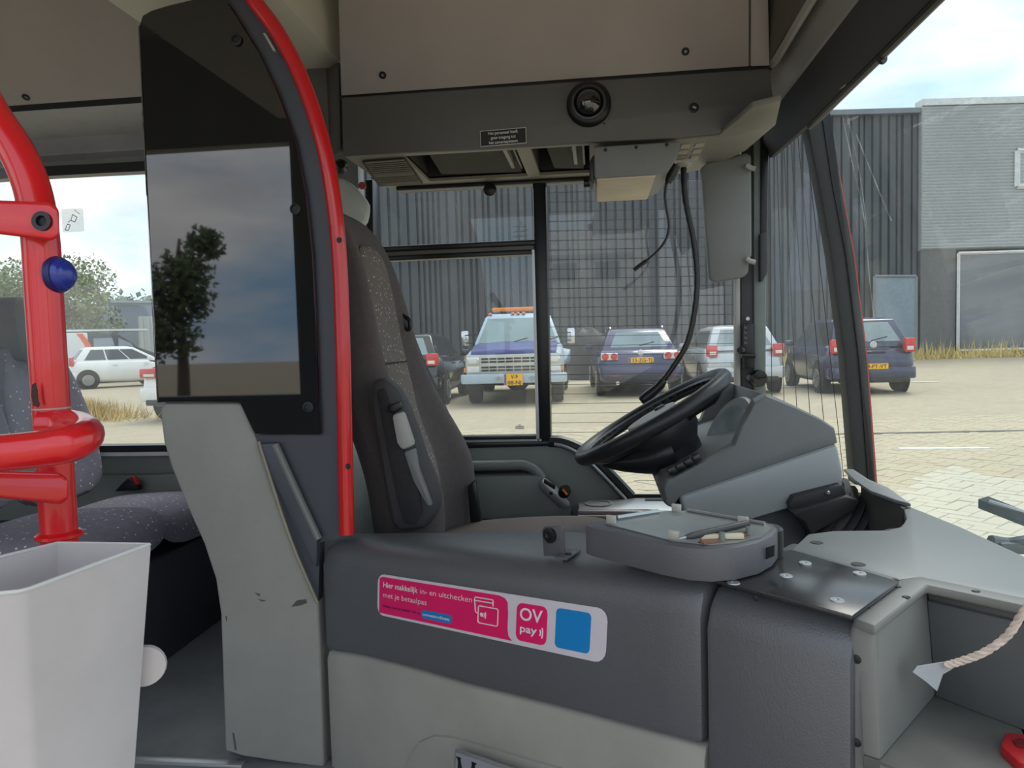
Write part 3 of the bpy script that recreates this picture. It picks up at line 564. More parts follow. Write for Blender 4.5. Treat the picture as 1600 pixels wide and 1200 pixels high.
mk('sash_bottom', slab([(576, 684), (843, 680), (843, 686), (576, 691)], (0, .04, 0), Y=2.50), M_rub, w2, bev=.003)
mk('track_strip', slab([(576, 690), (846, 686), (846, 690), (576, 695)], (0, .04, 0), Y=2.495), M_alu, w2, smooth=False)
mk('sill_rubber', slab([(576, 694), (866, 689), (866, 697), (576, 705)], (0, .06, 0), Y=2.49), M_rub, w2, bev=.006)
mk('pane', G().prism(pp([(580, 281), (836, 281), (837, 382), (580, 392)], Y=YW + .015), (0, .004, 0)), GLS, w2, smooth=False)
mk('sliding_pane', G().prism(pp([(580, 398), (836, 388), (843, 688), (584, 692)], Y=YW - .02), (0, .004, 0)), GLS, w2, smooth=False)
for (x, y, w, h) in ((812, 358, .045, .05), (812, 667, .03, .012)):
    g = G(); c = at(x, y, Y=YW - .027); n = 3
    for i in range(n): g.tube([c + V((-w / 2, 0, h * (i / n - .5))), c + V((w / 2, 0, h * (i / n - .5)))], .0012, 4)
    g.tube([c + V((0, 0, h * .3)), c + V((w * .2, 0, h * .5)), c + V((0, 0, h * .7)), c + V((-w * .2, 0, h * .5))], .001, 4, True)
    mk('etched_mark', g, mat('etch', (150, 152, 152), .5), w2, smooth=False)
mk('latch_knob', G().lathe([(.022, 0), (.022, .012), (.016, .016)], at(766, 297, Y=2.49), (0, -1, 0), 16).add([], []), M_rub, w2)
# front quarter of the driver's side with heating wires
w3 = struct('window_3', G().tube(spline(pp([(858, 690), (882, 692), (912, 706), (940, 730), (985, 777)], Y=2.51), 5), .022, 8).tube(pp([(985, 777), (1185, 777)], Y=2.51), .012, 6), M_rub)
mk('bright_strip', G().tube(spline(pp([(866, 694), (884, 698), (908, 711), (934, 734), (978, 780)], Y=2.485), 5), .006, 6), M_alu, w3)
mk('pane', G().prism(pp([(855, 282), (1182, 282), (1184, 777), (986, 777), (940, 730), (912, 706), (882, 690), (862, 688)], Y=YW + .015), (0, .004, 0)), GLS, w3, smooth=False)
M_wire = mat('wire_dark', (62, 60, 58), .5)
for k in range(33):
    y = 286 + 15 * k; s = -.026 * (1 - k / 33 * .75)
    xl = 856 if y < 690 else (920 if y < 720 else 960 + (y - 720))
    if y > 772: break
    a, b = at(xl, y, Y=YW + .01), at(1180, y + s * (1180 - xl), Y=YW + .01)
    mk('heating_wire', G().tube([a, b], .0008, 4), M_wire, w3, smooth=False)
# A post with belt hardware
po = struct('trim_6', slab([(1177, 205), (1199, 205), (1197, 620), (1178, 620)], (0, .07, 0), Y=2.46), mat('post_grey_green', (120, 130, 126), .5, bump=.3, bs=300), bev=.008)
mk('rubber_edge', slab([(1189, 200), (1202, 200), (1199, 365), (1196, 410), (1189, 410)], (0, .05, 0), Y=2.45), M_rub, po, bev=.004)
mk('blind_guide', slab([(1188, 365), (1200, 358), (1200, 425), (1192, 440), (1188, 440)], (0, .03, 0), Y=2.43), mat('guide_grey', (64, 66, 68), .5), po, bev=.004)
mk('mount_plate', slab([(1158, 225), (1178, 225), (1178, 610), (1158, 610)], (0, .03, 0), Y=2.47), mat('plate_charcoal', (56, 58, 60), .5), po, bev=.004)
mk('bright_rail', slab([(1147, 240), (1156, 240), (1157, 610), (1149, 610)], (0, .03, 0), Y=2.46), M_lg, po, bev=.004)
ra = mk('adjuster_rail', slab([(1160, 505), (1175, 505), (1176, 575), (1160, 575)], (0, -.03, 0), Y=2.46), M_rub, po, bev=.004)
for k in range(4): mk('rail_hole', G().lathe([(.005, 0), (.004, .003)], at(1165, 512 + 8 * k, Y=2.427), (0, -1, 0), 8), mat('hole_grey', (90, 92, 94), .5), ra)
mk('clamp_knob', G().lathe([(.012, 0), (.013, .02), (.009, .03)], at(1160, 547, Y=2.43), (-.5, -1, 0), 14), M_rub, po)
mk('clamp_lever', G().tube(pp([(1158, 556), (1180, 556)], Y=2.4), .008, 8), M_rub, po)
mk('screw', G().lathe([(.008, 0), (.006, .004)], at(1168, 498, Y=2.468), (0, -1, 0), 12), M_alu, po)
mk('screw', G().lathe([(.010, 0), (.008, .005)], at(1170, 590, Y=2.468), (0, -1, 0), 12), M_mg, po)
mk('latch', G().lathe([(.028, 0), (.026, .015)], at(1184, 591, Y=2.455), (.4, -1, 0), 16), M_rub, po); mk('latch_pin', G().tube(pp([(1184, 590), (1196, 588)], Y=2.42), .006, 6), M_rub, po)
# corner pane and corner pillar
YC = 2.40
w4 = struct('window_4', slab([(1252, 150), (1291, 150), (1312, 290), (1332, 400), (1352, 560), (1367, 758), (1336, 758), (1320, 560), (1299, 400), (1280, 290)], (0, .07, 0), Y=YC), mat('pillar_grey', (62, 64, 64), .6, bump=.4, bs=500), bev=.006)
mk('seal', slab([(1280, 150), (1293, 150), (1314, 290), (1334, 400), (1354, 560), (1368, 758), (1357, 758), (1342, 560), (1322, 400), (1301, 290)], (0, .05, 0), Y=YC - .004), M_rub, w4, smooth=False)
mk('red_bodywork', slab([(1287, 150), (1292, 175), (1316, 290), (1336, 400), (1356, 560), (1371, 758), (1366, 758), (1351, 560), (1331, 400), (1311, 290), (1287, 175)], (0, .02, 0), Y=YC + .005), mat('bus_red', (190, 62, 56), .4), w4, smooth=False)
ca = pp([(1196, 180), (1194, 790)], Y=YW); cb = pp([(1262, 150), (1345, 775)], Y=YC + .06)
mk('pane', G().prism([ca[0], cb[0], cb[1], ca[1]], (.001, .004, 0)), GLS, w4, smooth=False)
for k in range(6):
    t = (k + .6) / 6.6; a = ca[0].lerp(cb[0], t); b = ca[1].lerp(cb[1], t); mk('heating_wire', G().tube([a - V((0, .004, 0)), b - V((0, .004, 0))], .0011, 4), M_wire, w4, smooth=False)
# windscreen
tb, bb_ = at(1288, 175, Y=YC), at(1368, 755, Y=YC); ws = []
for Y, dx in ((YC, 0), (2.1, .09), (1.6, .15), (.9, .17), (.15, .12)):
    t_, b_ = V((tb.x + dx * .6, Y, tb.z + .12)), V((bb_.x + .03 + dx, Y, bb_.z - .35)); ws.append([t_, b_, b_ + V((.004, 0, 0)), t_ + V((.004, 0, 0))])
w5 = struct('window_5', G().loft(ws), GLS2, smooth=True, ang=30)
struct('trim_19', G().loft([[q[1] + V((.02, 0, -.02)), V((q[1].x + .05, q[1].y, .22)), V((q[1].x, q[1].y, .22)), q[1] + V((-.02, 0, -.02))] for q in ws]), M_redp)
# dried smear streaks and a crack line on the windscreen
def wsp(px, py):
    for i in range(len(ws) - 1):
        a0, a1, b0 = ws[i][0], ws[i][1], ws[i + 1][0]; n = (a1 - a0).cross(b0 - a0).normalized(); p = at(px, py, P=(a0, n))
        if ws[i + 1][0].y <= p.y <= ws[i][0].y + .02: return p - V((.003, 0, 0))
    return p
M_sm = glass('dried_smear', tint=(1, 1, 1), refl=0, dirt=.05, dmax=.4, ds=25)
for pts_, w in (([(1318, 180), (1335, 260), (1352, 340), (1360, 430), (1368, 500)], .006), ([(1325, 176), (1345, 270), (1357, 360)], .004), ([(1357, 343), (1395, 322), (1438, 308)], .003), ([(1340, 210), (1372, 290), (1395, 345)], .006), ([(1494, 448), (1550, 430), (1600, 414)], .006)):
    q = spline([wsp(*p) for p in pts_], 4); sec = [[p + V((0, w / 2, 0)), p - V((0, w / 2, 0)), p - V((.0008, w / 2, 0)), p + V((-.0008, w / 2, 0))] for p in q]
    mk('dried_smear', G().loft(sec), M_sm, w5)
# ---- lower side wall of the cab
lw = struct('trim_7', slab([(560, 700), (862, 695), (884, 700), (908, 714), (934, 738), (975, 782), (1200, 782), (1200, 1050), (560, 1050)], (0, .05, 0), Y=2.50), M_gre, bev=.008)
mk('pull_handle', G().tube(spline(pp([(690, 729), (790, 727), (818, 727), (836, 735), (850, 752)], Y=2.45), 5), [.018] * 20 + [.014], 10), mat('handle_grey', (122, 126, 124), .45), lw)
mk('handle_recess', slab([(690, 733), (822, 730), (842, 744), (690, 745)], (0, .03, 0), Y=2.475), M_rub, lw, smooth=False)
mk('lower_door_panel', slab([(690, 745), (845, 742), (858, 752), (893, 793), (893, 815), (690, 812)], (0, .06, 0), Y=2.43), M_gre, lw, bev=.012)
mk('storage_slot', slab([(740, 812), (880, 812), (885, 822), (740, 822)], (0, .05, 0), Y=2.43), M_rub, lw, smooth=False)
sp = tag(mk('switch_panel', slab([(842, 752), (850, 744), (868, 757), (891, 785), (889, 792), (879, 794), (846, 764)], (0, -.025, 0), Y=2.43), M_alu, bev=.008), 'slanted silver switch panel on the side wall left of the steering wheel', 'switch panel')
mk('switch', slab([(852, 744), (868, 755), (868, 763), (850, 752)], (0, -.03, 0), Y=2.41), M_rub, sp, bev=.004)
kn = mk('mirror_knob', G().lathe([(.02, 0), (.02, .02), (.012, .03), (.012, .045)], at(881, 770, Y=2.41), (.3, -1, .6), 14), M_rub, sp); mk('knob_mark', G().tube(pp([(879, 765), (886, 773)], Y=2.36), .004, 6), M_or, kn)
mk('screw', G().lathe([(.006, 0), (.004, .003)], at(861, 771, Y=2.404), (0, -1, 0), 10), M_rub, sp)
zl = at(960, 786, Y=2.42).z
lc = thing('side_console', 'brushed metal side console with round cup holder below the corner window', 'console', at(980, 790, Z=zl))
mk('top_plate', G().prism(pp([(903, 784), (985, 776), (1060, 776), (1062, 800), (1010, 795), (905, 797)], Z=zl), (0, 0, -.012)), M_alu, lc, bev=.003)
mk('front_lip', G().prism(pp([(903, 797), (1062, 800), (1062, 806), (903, 805)], Y=2.28), (0, .02, 0)), mat('lip_rose', (150, 138, 138), .35, metal=.5), lc, bev=.003)
mk('cup_holder', G().lathe([(.045, 0), (.045, .003), (.038, .003), (.036, -.004), (.002, -.004)], at(935, 787, Z=zl + .001), (0, 0, 1), 24), M_mg, lc)
mk('slot', G().prism(pp([(1008, 779), (1050, 779), (1050, 782), (1008, 782)], Z=zl + .001), (0, 0, .002)), M_rub, lc, smooth=False)
mk('lower_body', G().prism(pp([(903, 806), (1062, 808), (1062, 900), (903, 900)], Y=2.30), (0, .2, 0)), M_gre, lc)
# bulkhead behind the seat
struct('trim_8', G().loft([[V((Xj - .10, 1.62, z)), V((Xj - .02 + dx, 1.62, z)), V((Xj - .02 + dx, 2.30, z)), V((Xj + .06 + dx, 2.49, z)), V((Xj - .10, 2.53, z))] for z, dx in ((FLOOR, .0), (at(570, 760, Y=2.3).z, .0), (at(570, 690, Y=2.3).z, -.02))]), mat('bulkhead_grey', (132, 138, 138), .5), bev=.015)
bw = struct('trim_9', slab([(508, 272), (536, 277), (556, 294), (574, 318), (570, 345), (554, 362), (508, 364)], (0, .06, 0), Y=2.34), mat('fairing_white', (196, 200, 196), .5), bev=.02)
mk('cable_lock', G().lathe([(.02, 0), (.022, .03), (.012, .05)], at(532, 263, Y=2.28), (.4, -1, 0), 14), M_rub, bw)
mk('button', G().lathe([(.012, 0), (.012, .01)], at(567, 290, Y=2.30), (0, -1, -.2), 12), mat('button_red', (150, 60, 56), .4), bw)
struct('trim_10', slab([(505, 360), (575, 352), (580, 700), (505, 700)], (0, .06, 0), Y=2.5), M_lg)
pnl = struct('trim_11', slab([(466, 92), (522, 88), (530, 96), (533, 230), (526, 240), (480, 243)], (0, .04, 0), Y=2.09), M_dg, bev=.01)
mk('hatch', slab([(480, 106), (512, 103), (517, 212), (490, 216)], (0, -.012, 0), Y=2.09), M_dg, pnl, bev=.008)
# ================================================================== OVERHEAD CONSOLE
YF = 2.05
oc = thing('overhead_console', 'dark grey overhead console with vent grille and open slots above the driver window', 'console', at(850, 240, Y=YF))
band = [(533, 152), (1203, 106), (1208, 150), (1221, 157), (1175, 168), (1150, 190), (1124, 210), (1067, 216), (930, 222), (750, 233), (535, 242)]
mk('front_band', slab(band, (0, .02, 0), Y=YF), M_dg, oc, bev=.006)
xs = [at(536, 240, Y=YF).x, at(655, 260, Y=2.3).x, at(818, 250, Y=2.3).x, at(838, 250, Y=2.3).x, at(921, 245, Y=2.3).x]
g = G().bb((xs[0], YF + .015, zu), (xs[1], YW - .02, zu + .015)).bb((xs[2], YF + .015, zu), (xs[3], YW - .02, zu + .015))
for a, b in ((1, 2), (3, 4)): g.bb((xs[a], YF + .015, zu), (xs[b], YF + .05, zu + .015)).bb((xs[a], 2.44, zu), (xs[b], YW - .02, zu + .015))
M_un = mat('underside_beige', (150, 146, 134), .55, var=.04)
mk('underside', g, M_un, oc, smooth=False)
ur = pp([(921, 219), (1067, 215), (1124, 210), (1150, 190), (1175, 168), (1221, 157), (1212, 196), (1165, 236), (1112, 262), (1065, 272), (921, 279)], Z=zu)
for k_ in range(3): ur[k_].y += .016
mk('underside_corner', G().prism(ur, (0, 0, .015)), mat('underside_grey', (132, 130, 122), .5), oc, bev=.004)
ca_, cb_ = pp([(1067, 215), (1124, 210), (1150, 190), (1175, 168), (1221, 157)], Y=YF), pp([(1067, 215), (1124, 210), (1150, 190), (1175, 168), (1221, 157)], Z=zu + .004)
mk('corner_fairing', G().loft([[a, b, b + V((0, .01, .01)), a + V((0, .01, .01))] for a, b in zip(ca_, cb_)]), M_dg, oc)
for a, b in ((1, 2), (3, 4)):
    g = G().bb((xs[a], YF + .05, zu + .14), (xs[b], 2.44, zu + .15)).bb((xs[a] - .008, YF + .04, zu + .01), (xs[a], 2.45, zu + .15)).bb((xs[b], YF + .04, zu + .01), (xs[b] + .008, 2.45, zu + .15)).bb((xs[a], 2.44, zu + .01), (xs[b], 2.45, zu + .15)).bb((xs[a], YF + .042, zu + .01), (xs[b], YF + .05, zu + .15))
    mk('slot_recess', g, mat('recess_dark', (58, 58, 54), .7), oc, smooth=False)
    mk('slot_slope', G().prism([V((xs[a], YF + .06, zu + .13)), V((xs[a] + .05, 2.40, zu + .012)), V((xs[b] - .02, 2.43, zu + .012)), V((xs[b], YF + .06, zu + .13))], (0, 0, .006)), mat('recess_grey', (84, 84, 78), .6), oc, smooth=False)
    bx = xs[b] - .05
    br = mk('slot_bracket', G().bb((bx, 2.12, zu + .02), (bx + .012, 2.42, zu + .12)).bb((bx + .03, 2.12, zu + .02), (bx + .036, 2.42, zu + .12)), M_lg, oc, bev=.002)
    for k in range(3): mk('bracket_slot', G().bb((bx - .003, 2.16 + k * .09, zu + .035), (bx, 2.21 + k * .09, zu + .10)), M_rub, br, smooth=False)
mk('rear_rail', G().bb((xs[0] + .03, 2.49, zu - .014), (xs[4] + .12, 2.545, zu)), M_rub, oc, bev=.004)
gr = mk('vent_grille', G().prism(pp([(566, 251), (633, 246), (660, 285), (592, 289)], Z=zu - .001), (0, 0, -.006)), mat('grille_dark', (52, 52, 50), .6), oc, smooth=False)
gc = pp([(570, 253), (631, 248.5), (657, 284), (594, 287.5)], Z=zu - .009)
for k in range(13):
    if k == 7: continue
    v = (k + .5) / 13; mk('grille_slat', G().tube([quad_uv(gc, .0, v), quad_uv(gc, 1, v)], .0028, 4), M_un, gr, smooth=False)
mk('grille_divider', G().tube([quad_uv(gc, 0, .57), quad_uv(gc, 1, .57)], .006, 4), M_un, gr, smooth=False)
zb2 = at(980, 275, Y=YF + .01).z
cbx = tag(mk('control_box', G().loft([pp([(928, 230), (1063, 221), (1060, 240), (1046, 262), (1034, 271), (1020, 273), (930, 279)], Y=YF - .02), pp([(928, 230), (1063, 221), (1060, 240), (1046, 262), (1034, 271), (1020, 273), (930, 279)], Y=YF - .015), [V((p.x, 2.37, p.z + .004)) for p in pp([(928, 230), (1063, 221), (1060, 240), (1046, 262), (1034, 271), (1020, 273), (930, 279)], Y=YF - .02)]]), M_mg, bev=.004), 'grey plastic box hung under the overhead console beside the gooseneck', 'box')
bp_ = pp([(932, 279), (1024, 273), (1030, 270)], Y=YF); mk('bottom_cover', G().bb((bp_[0].x, YF - .01, zb2 - .012), (bp_[1].x, 2.36, zb2 - .002)), mat('cover_beige', (206, 194, 172), .55), cbx, bev=.004)
mk('side_cap', slab([(921, 252), (928, 240), (928, 288), (921, 282)], (0, .1, 0), Y=YF - .01), M_rub, cbx, bev=.004); mk('side_knob', G().lathe([(.012, 0), (.012, .02)], at(923, 286, Y=YF + .1), (-1, 0, 0), 12), M_rub, cbx)
for x, y in ((946, 234), (994, 230), (1042, 226)): mk('hinge_mark', G().lathe([(.005, 0), (.003, .002)], at(x, y, Y=YF - .022), (0, -1, 0), 8), M_scr, cbx)
g = G()
for i in range(2):
    for j in range(3):
        c = at(1071 + 22 * i - 4 * j, 228 + 9.5 * j - 1.5 * i, Z=zu - .001); mk('button_blank', G().box(c, (.026, .042, .005)), mat('button_beige', (168, 160, 146), .5), oc, bev=.002)
mk('socket_plug', G().lathe([(.013, 0), (.013, .004), (.010, .005), (.003, .003)], at(1084, 169, Y=YF), (0, -1, 0), 18), M_rub, oc); mk('socket_shine', G().box(at(1085, 168, Y=YF - .007), (.010, .003, .005), Matrix.Rotation(.5, 3, 'Y')), M_alu, oc)
for x, y in ((953, 154), (944, 193)): mk('pin_hole', G().lathe([(.003, 0), (.002, .001)], at(x, y, Y=YF), (0, -1, 0), 8), M_scr, oc)
dc = thing('dome_camera', 'black dome camera with clear bubble on the overhead console', 'camera', at(920, 164, Y=YF))
o = at(920, 164, Y=YF); mk('housing', G().lathe([(.060, 0), (.060, .012), (.054, .02), (.047, .022), (.044, .016), (.036, .016)], o, (0, -1, 0), 36), M_rub, dc)
mk('ring', G().lathe([(.048, .018), (.046, .026), (.040, .027), (.038, .018)], o, (0, -1, 0), 36, cap=False), mat('ring_grey', (58, 59, 60), .35), dc)
mk('bubble', G().lathe([(.038 * cos(a), .014 + .034 * sin(a)) for a in [R(10 * k) for k in range(9)]] + [(.001, .048)], o, (0, -1, 0), 28), mat('bubble', (14, 15, 17), .04, spec=1, coat=1), dc)
def frame_of(TL, TR, BR, BL, **k):
    a = pp([TL, TR, BR, BL], **k); return a[3], (a[2] - a[3]), (a[0] - a[3])
o, ux, uy = frame_of((750, 205), (822, 200), (823, 224), (751, 230), Y=YF - .001)
ws_ = tag(mk('camera_notice', G().prism([o, o + ux, o + ux + uy, o + uy], (0, -.002, 0)), mat('notice_edge', (190, 190, 186), .5), smooth=False), 'small black notice with three lines of white text on the overhead console', 'sticker')
mk('notice_field', G().prism([o + ux * a + uy * b + V((0, -.002, 0)) for a, b in ((.015, .05), (.985, .05), (.985, .95), (.015, .95))], (0, -.0006, 0)), mat('notice_black', (24, 25, 30), .5), ws_, smooth=False)
g = G()
for i, (s, w) in enumerate((('Het personeel heeft', .64), ('geen toegang tot', .54), ('het camerasysteem', .62))):
    put_text(g, s, o + ux * .50 + uy * (.70 - .29 * i) + V((0, -.0032, 0)), ux.normalized(), uy.normalized(), uy.length * .185, .012, ux.length * w, True)
mk('lettering', g, mat('print_white', (225, 225, 222), .5), ws_, smooth=False)

# beige panels over the console
pl0 = at(850, 127, Y=YF); pnrm = V((0, .74, .67)).normalized(); PK = dict(P=(pl0, pnrm))
hp = struct('trim_12', G().prism(pp([(518, -330), (533, 150), (1170, 104), (1173, -330)], **PK), pnrm * .02), M_bg, bev=.003)
for x, y in ((598, 117), (1071, 80)): mk('screw', G().lathe([(.010, 0), (.010, .004), (.0055, .004), (.0055, .001), (.002, .001)], at(x, y, **PK), -pnrm, 16), M_scr, hp); mk('screw_head', G().lathe([(.0045, 0), (.004, .003)], at(x, y, **PK), -pnrm, 8), M_alu, hp)
struct('trim_13', G().prism(pp([(1175, -330), (1173, 104), (1203, 103), (1192, -330)], **PK), pnrm * .02), M_bg, bev=.003)
struct('trim_14', slab([(528, 148), (1206, 100), (1206, 109), (533, 156)], (0, .03, 0), Y=YF + .008), M_scr, smooth=False)
# windscreen header and roller blind
Xb, Xt = .56, .53; zbb = at(1262, 195, X=Xb).z; ztt = at(1221, 157, X=Xt).z
p1, p2, p3 = (Xt - .005, ztt + .005), (Xt - .05, ztt + .09), (Xt - .12, ztt + .62)
hd = struct('trim_15', G().loft([[V((x, y, z)) for x, z in (p1, (Xt - .022, ztt + .03), p2, p3, (p3[0] + .3, p3[1]), (p1[0] + .1, p1[1] + .02))] for y in (2.5, .12)]), mat('header_grey', (150, 148, 142), .5, var=.04), ang=25)
hn = V((p3[1] - p2[1], 0, -(p3[0] - p2[0]))).normalized(); HP = dict(P=(V((p2[0] - .006, 0, p2[1])), hn))
fr = mk('locker_frame', G().prism(pp([(1196, -40), (1209, 106), (1217, 100), (1279, -2), (1290, -40)], **HP), -hn * .012), mat('frame_beige', (176, 172, 164), .4), hd, bev=.003)
mk('locker_door', G().prism(pp([(1203, -40), (1213, 92), (1268, 0), (1278, -40)], **HP), -hn * .016), mat('locker_brown', (96, 88, 80), .5), hd, bev=.003)
rb = thing('roller_blind', 'dark grey roller blind stowed along the top of the windscreen', 'blind', at(1262, 195, X=Xb))
Yl = at(1203, 247, X=Xb).y
mk('blind_cloth', G().loft([[V((Xb, y, zb_)), V((Xb + .012, y, zb_)), V((Xt + .03, y, ztt - .01)), V((Xt, y, ztt)), V(((Xb + Xt) / 2 - .01, y, (zb_ + ztt) / 2))] for y, zb_ in ((Yl, at(1203, 247, Y=Yl).z), (2.03, zbb), (.14, zbb))]), mat('blind_cloth', (66, 66, 70), .7, var=.06), rb, ang=60)
mk('bottom_bar', G().tube([V((Xb + .008, 2.05, zbb - .004)), V((Xb + .008, .14, zbb - .004))], .009, 8), M_rub, rb)
hk = at(1378, 72, X=Xb + .01); mk('pull_tab', G().lathe([(.012, -.004), (.0135, 0), (.012, .004)], at(1378, 90, X=Xb + .01), (.6, -.8, 0), 16).tube([hk, at(1378, 90, X=Xb + .01)], .006, 6), M_scr, rb)
for a, b in (((1300, 150), (1322, 132)), ((1330, 120), (1370, 78)), ((1385, 62), (1440, 5))): mk('torn_edge', G().tube([at(*a, X=Xb + .0), at(*b, X=Xb + .0)], .0025, 5), M_lg, rb)
struct('trim_16', G().bb((.60, .12, ztt + .02), (.64, 2.56, ROOF)), M_rub)

# ---- sun visor, gooseneck microphone, loose cable
sv_ = tag(mk('sun_visor', slab([(1095, 262), (1104, 255), (1166, 238), (1174, 243), (1175, 400), (1170, 405), (1170, 425), (1163, 433), (1116, 442), (1108, 436)], (0, .03, 0), Y=2.38), M_mg, bev=.010), 'grey padded sun visor hanging beside the front post', 'sun visor')
for y in (262, 408): mk('visor_pin', G().tube(pp([(1166, y - 4), (1172, y), (1180, y + 2)], Y=2.37), .008, 8), M_lg, sv_)
pth = spline(pp([(1068, 258), (1069, 300), (1075, 335), (1084, 380), (1089, 430), (1086, 480), (1074, 535), (1052, 573), (1036, 595)], Y=2.32), 5)
gm = thing('gooseneck_microphone', 'black gooseneck stalk curving down from the overhead console towards the wheel', 'microphone', pth[0])
mk('stalk', G().tube(pth, [.0085 + .0012 * (i % 2) for i in range(len(pth))], 10), M_rub, gm)
mk('collar', G().lathe([(.026, 0), (.024, .006), (.014, .012)], at(1068, 262, Y=2.32) + V((0, 0, .012)), (0, 0, -1), 18), M_lg, gm)
mk('microphone_head', G().tube(spline(pp([(1037, 593), (1030, 604), (1014, 618), (1002, 628)], Y=2.31), 4), [.010, .013, .013, .015, .015, .016, .016, .017, .018, .018, .018, .017, .013][:13], 12), M_rub, gm)
cb1 = spline(pp([(1042, 284), (1039, 305), (1041, 325), (1045, 355), (1037, 380), (1015, 403), (990, 422)], Y=2.15), 5)
lc_ = thing('loose_cable', 'thin black cable dangling from a plug beside the control box', 'cable', cb1[0])
mk('cable', G().tube(cb1, .0042, 7), M_rub, lc_); mk('plug', G().tube(pp([(1056, 258), (1050, 272), (1043, 286)], Y=2.15), [.014, .014, .009], 12), M_rub, lc_); mk('cable_tip', G().tube([cb1[-1], cb1[-5]], .0065, 8), M_rub, lc_)

# ================================================================== DRIVER SEAT
YS = 1.99
M_fab = mat('seat_fabric_charcoal', (100, 93, 92), .95, var=.1, vs=60, bump=.6, bs=700); M_fab2 = mat('seat_fabric_black', (52, 50, 52), .95, var=.15, vs=90, bump=.6, bs=700); M_spd = None
def speck_mat(name, base, dot, sc, lo, hi):
    m = mat(name, base, .95, var=.1, vs=40, bump=.5, bs=600); t = m.node_tree; b = t.nodes['Principled BSDF']; src = b.inputs['Base Color'].links[0].from_socket
    c = t.nodes.new('ShaderNodeTexCoord'); v = t.nodes.new('ShaderNodeTexVoronoi'); v.inputs['Scale'].default_value = sc
    r = t.nodes.new('ShaderNodeMapRange'); r.inputs['From Min'].default_value = lo; r.inputs['From Max'].default_value = hi; r.inputs['To Min'].default_value = 1; r.inputs['To Max'].default_value = 0
    x = t.nodes.new('ShaderNodeMixRGB'); x.inputs[2].default_value = (*lin(dot), 1)
    t.links.new(c.outputs['Object'], v.inputs['Vector']); t.links.new(v.outputs['Distance'], r.inputs[0]); t.links.new(r.outputs[0], x.inputs[0]); t.links.new(src, x.inputs[1]); t.links.new(x.outputs[0], b.inputs['Base Color']); return m
M_spk = speck_mat('seat_fabric_speckled', (120, 111, 106), (226, 220, 210), 70, .13, .19)
ds = thing('driver_seat', 'tall charcoal driver seat with integrated headrest and light specks of dust', 'seat', (-.5, YS, FLOOR))
lev = [(.60, -.44, .23, .05, .12), (.70, -.47, .245, .08, .12), (.82, -.475, .255, .105, .12), (.92, -.49, .255, .11, .12), (1.03, -.535, .25, .09, .11), (1.13, -.575, .24, .075, .105), (1.22, -.59, .225, .06, .10), (1.33, -.60, .20, .045, .10), (1.44, -.61, .18, .03, .10), (1.53, -.63, .17, .015, .09), (1.59, -.655, .145, .0, .06), (1.612, -.68, .11, 0, .03)]
def seat_sec(z, x, w, b, th): return [V((x + a, YS + y, z)) for a, y in ((-th, -w * .75), (-th * 1.1, 0), (-th, w * .75), (-th * .5, w), (b * .7, w * 1.0), (b, w * .9), (b * .75, w * .72), (0.004, w * .55), (0, 0), (.004, -w * .55), (b * .75, -w * .72), (b, -w * .9), (b * .7, -w * 1.0), (-th * .5, -w))]
mk('backrest', G().loft([seat_sec(*l) for l in lev]), M_fab, ds, sub=2)
ce = [(z, x, w, b) for z, x, w, b, th in lev[1:10]]
mk('centre_panel', G().loft([[V((x + d_, YS + y, z)) for d_, y in ((-.01, -w * k_), (.012 + b * (k_ - .58) * 2.2, -w * (k_ - .08)), (.018 + b * (k_ - .58), 0), (.012 + b * (k_ - .58) * 2.2, w * (k_ - .08)), (-.01, w * k_))] for z, x, w, b, k_ in [(*c_, .6 if c_[0] < 1.1 else .74) for c_ in ce]]), M_spk, ds, sub=2)
for z in (.86, 1.07, 1.20):
    x = [l for l in lev if l[0] >= z][0]; mk('seam', G().tube(spline([V((x[1] + .006 + (1 - abs(k) / 2) * .0035 + (.03 if z > 1.0 else .012), YS + k * .055, z)) for k in (-2, -1, 0, 1, 2)], 3), .002, 5), M_fab2, ds)
mk('belt_guide', G().tube(spline(pp([(628, 492), (640, 500), (640, 515), (632, 510), (628, 492)], Y=2.14), 3), .007, 6), M_rub, ds)
mk('seat_belt', G().loft([[p, p + V((.012, .03, 0)), p + V((.016, .03, 0)), p + V((.004, 0, 0))] for p in pp([(631, 510), (650, 560), (679, 622), (712, 690)], Y=2.24)]), M_rub, ds)
mk('cushion', G().loft([[V((x, YS + y, z)) for y, z in ((-w, zt - .12), (-w, zt - .03), (-w * .8, zt), (0, zt - .012), (w * .8, zt), (w, zt - .03), (w, zt - .12))] for x, w, zt in ((-.52, .2, .70), (-.40, .24, .72), (-.1, .25, .735), (.02, .24, .73), (.07, .2, .69))]), M_fab, ds, sub=2)
mk('pedestal', G().bb((-.5, YS - .2, FLOOR), (-.02, YS + .2, .60)), M_rub, ds, bev=.03)
ar = mk('armrest', slab([(578, 600), (590, 591), (604, 594), (622, 612), (636, 640), (650, 680), (668, 735), (684, 780), (682, 803), (664, 826), (625, 832), (612, 820), (600, 760), (586, 680), (577, 630)], (0, .06, 0), Y=1.69), mat('armrest_dark', (66, 63, 65), .6, bump=.3, bs=300), ds, bev=.022, seg=3)
mk('armrest_inset', slab([(588, 612), (600, 605), (612, 640), (622, 680), (655, 770), (660, 800), (648, 820), (632, 818), (622, 790), (604, 700)], (0, .01, 0), Y=1.683), M_fab2, ar, bev=.004)
mk('armrest_grip', slab([(616, 646), (634, 640), (652, 694), (632, 702), (624, 690)], (0, -.03, 0), Y=1.70), M_lg, ar, bev=.010)
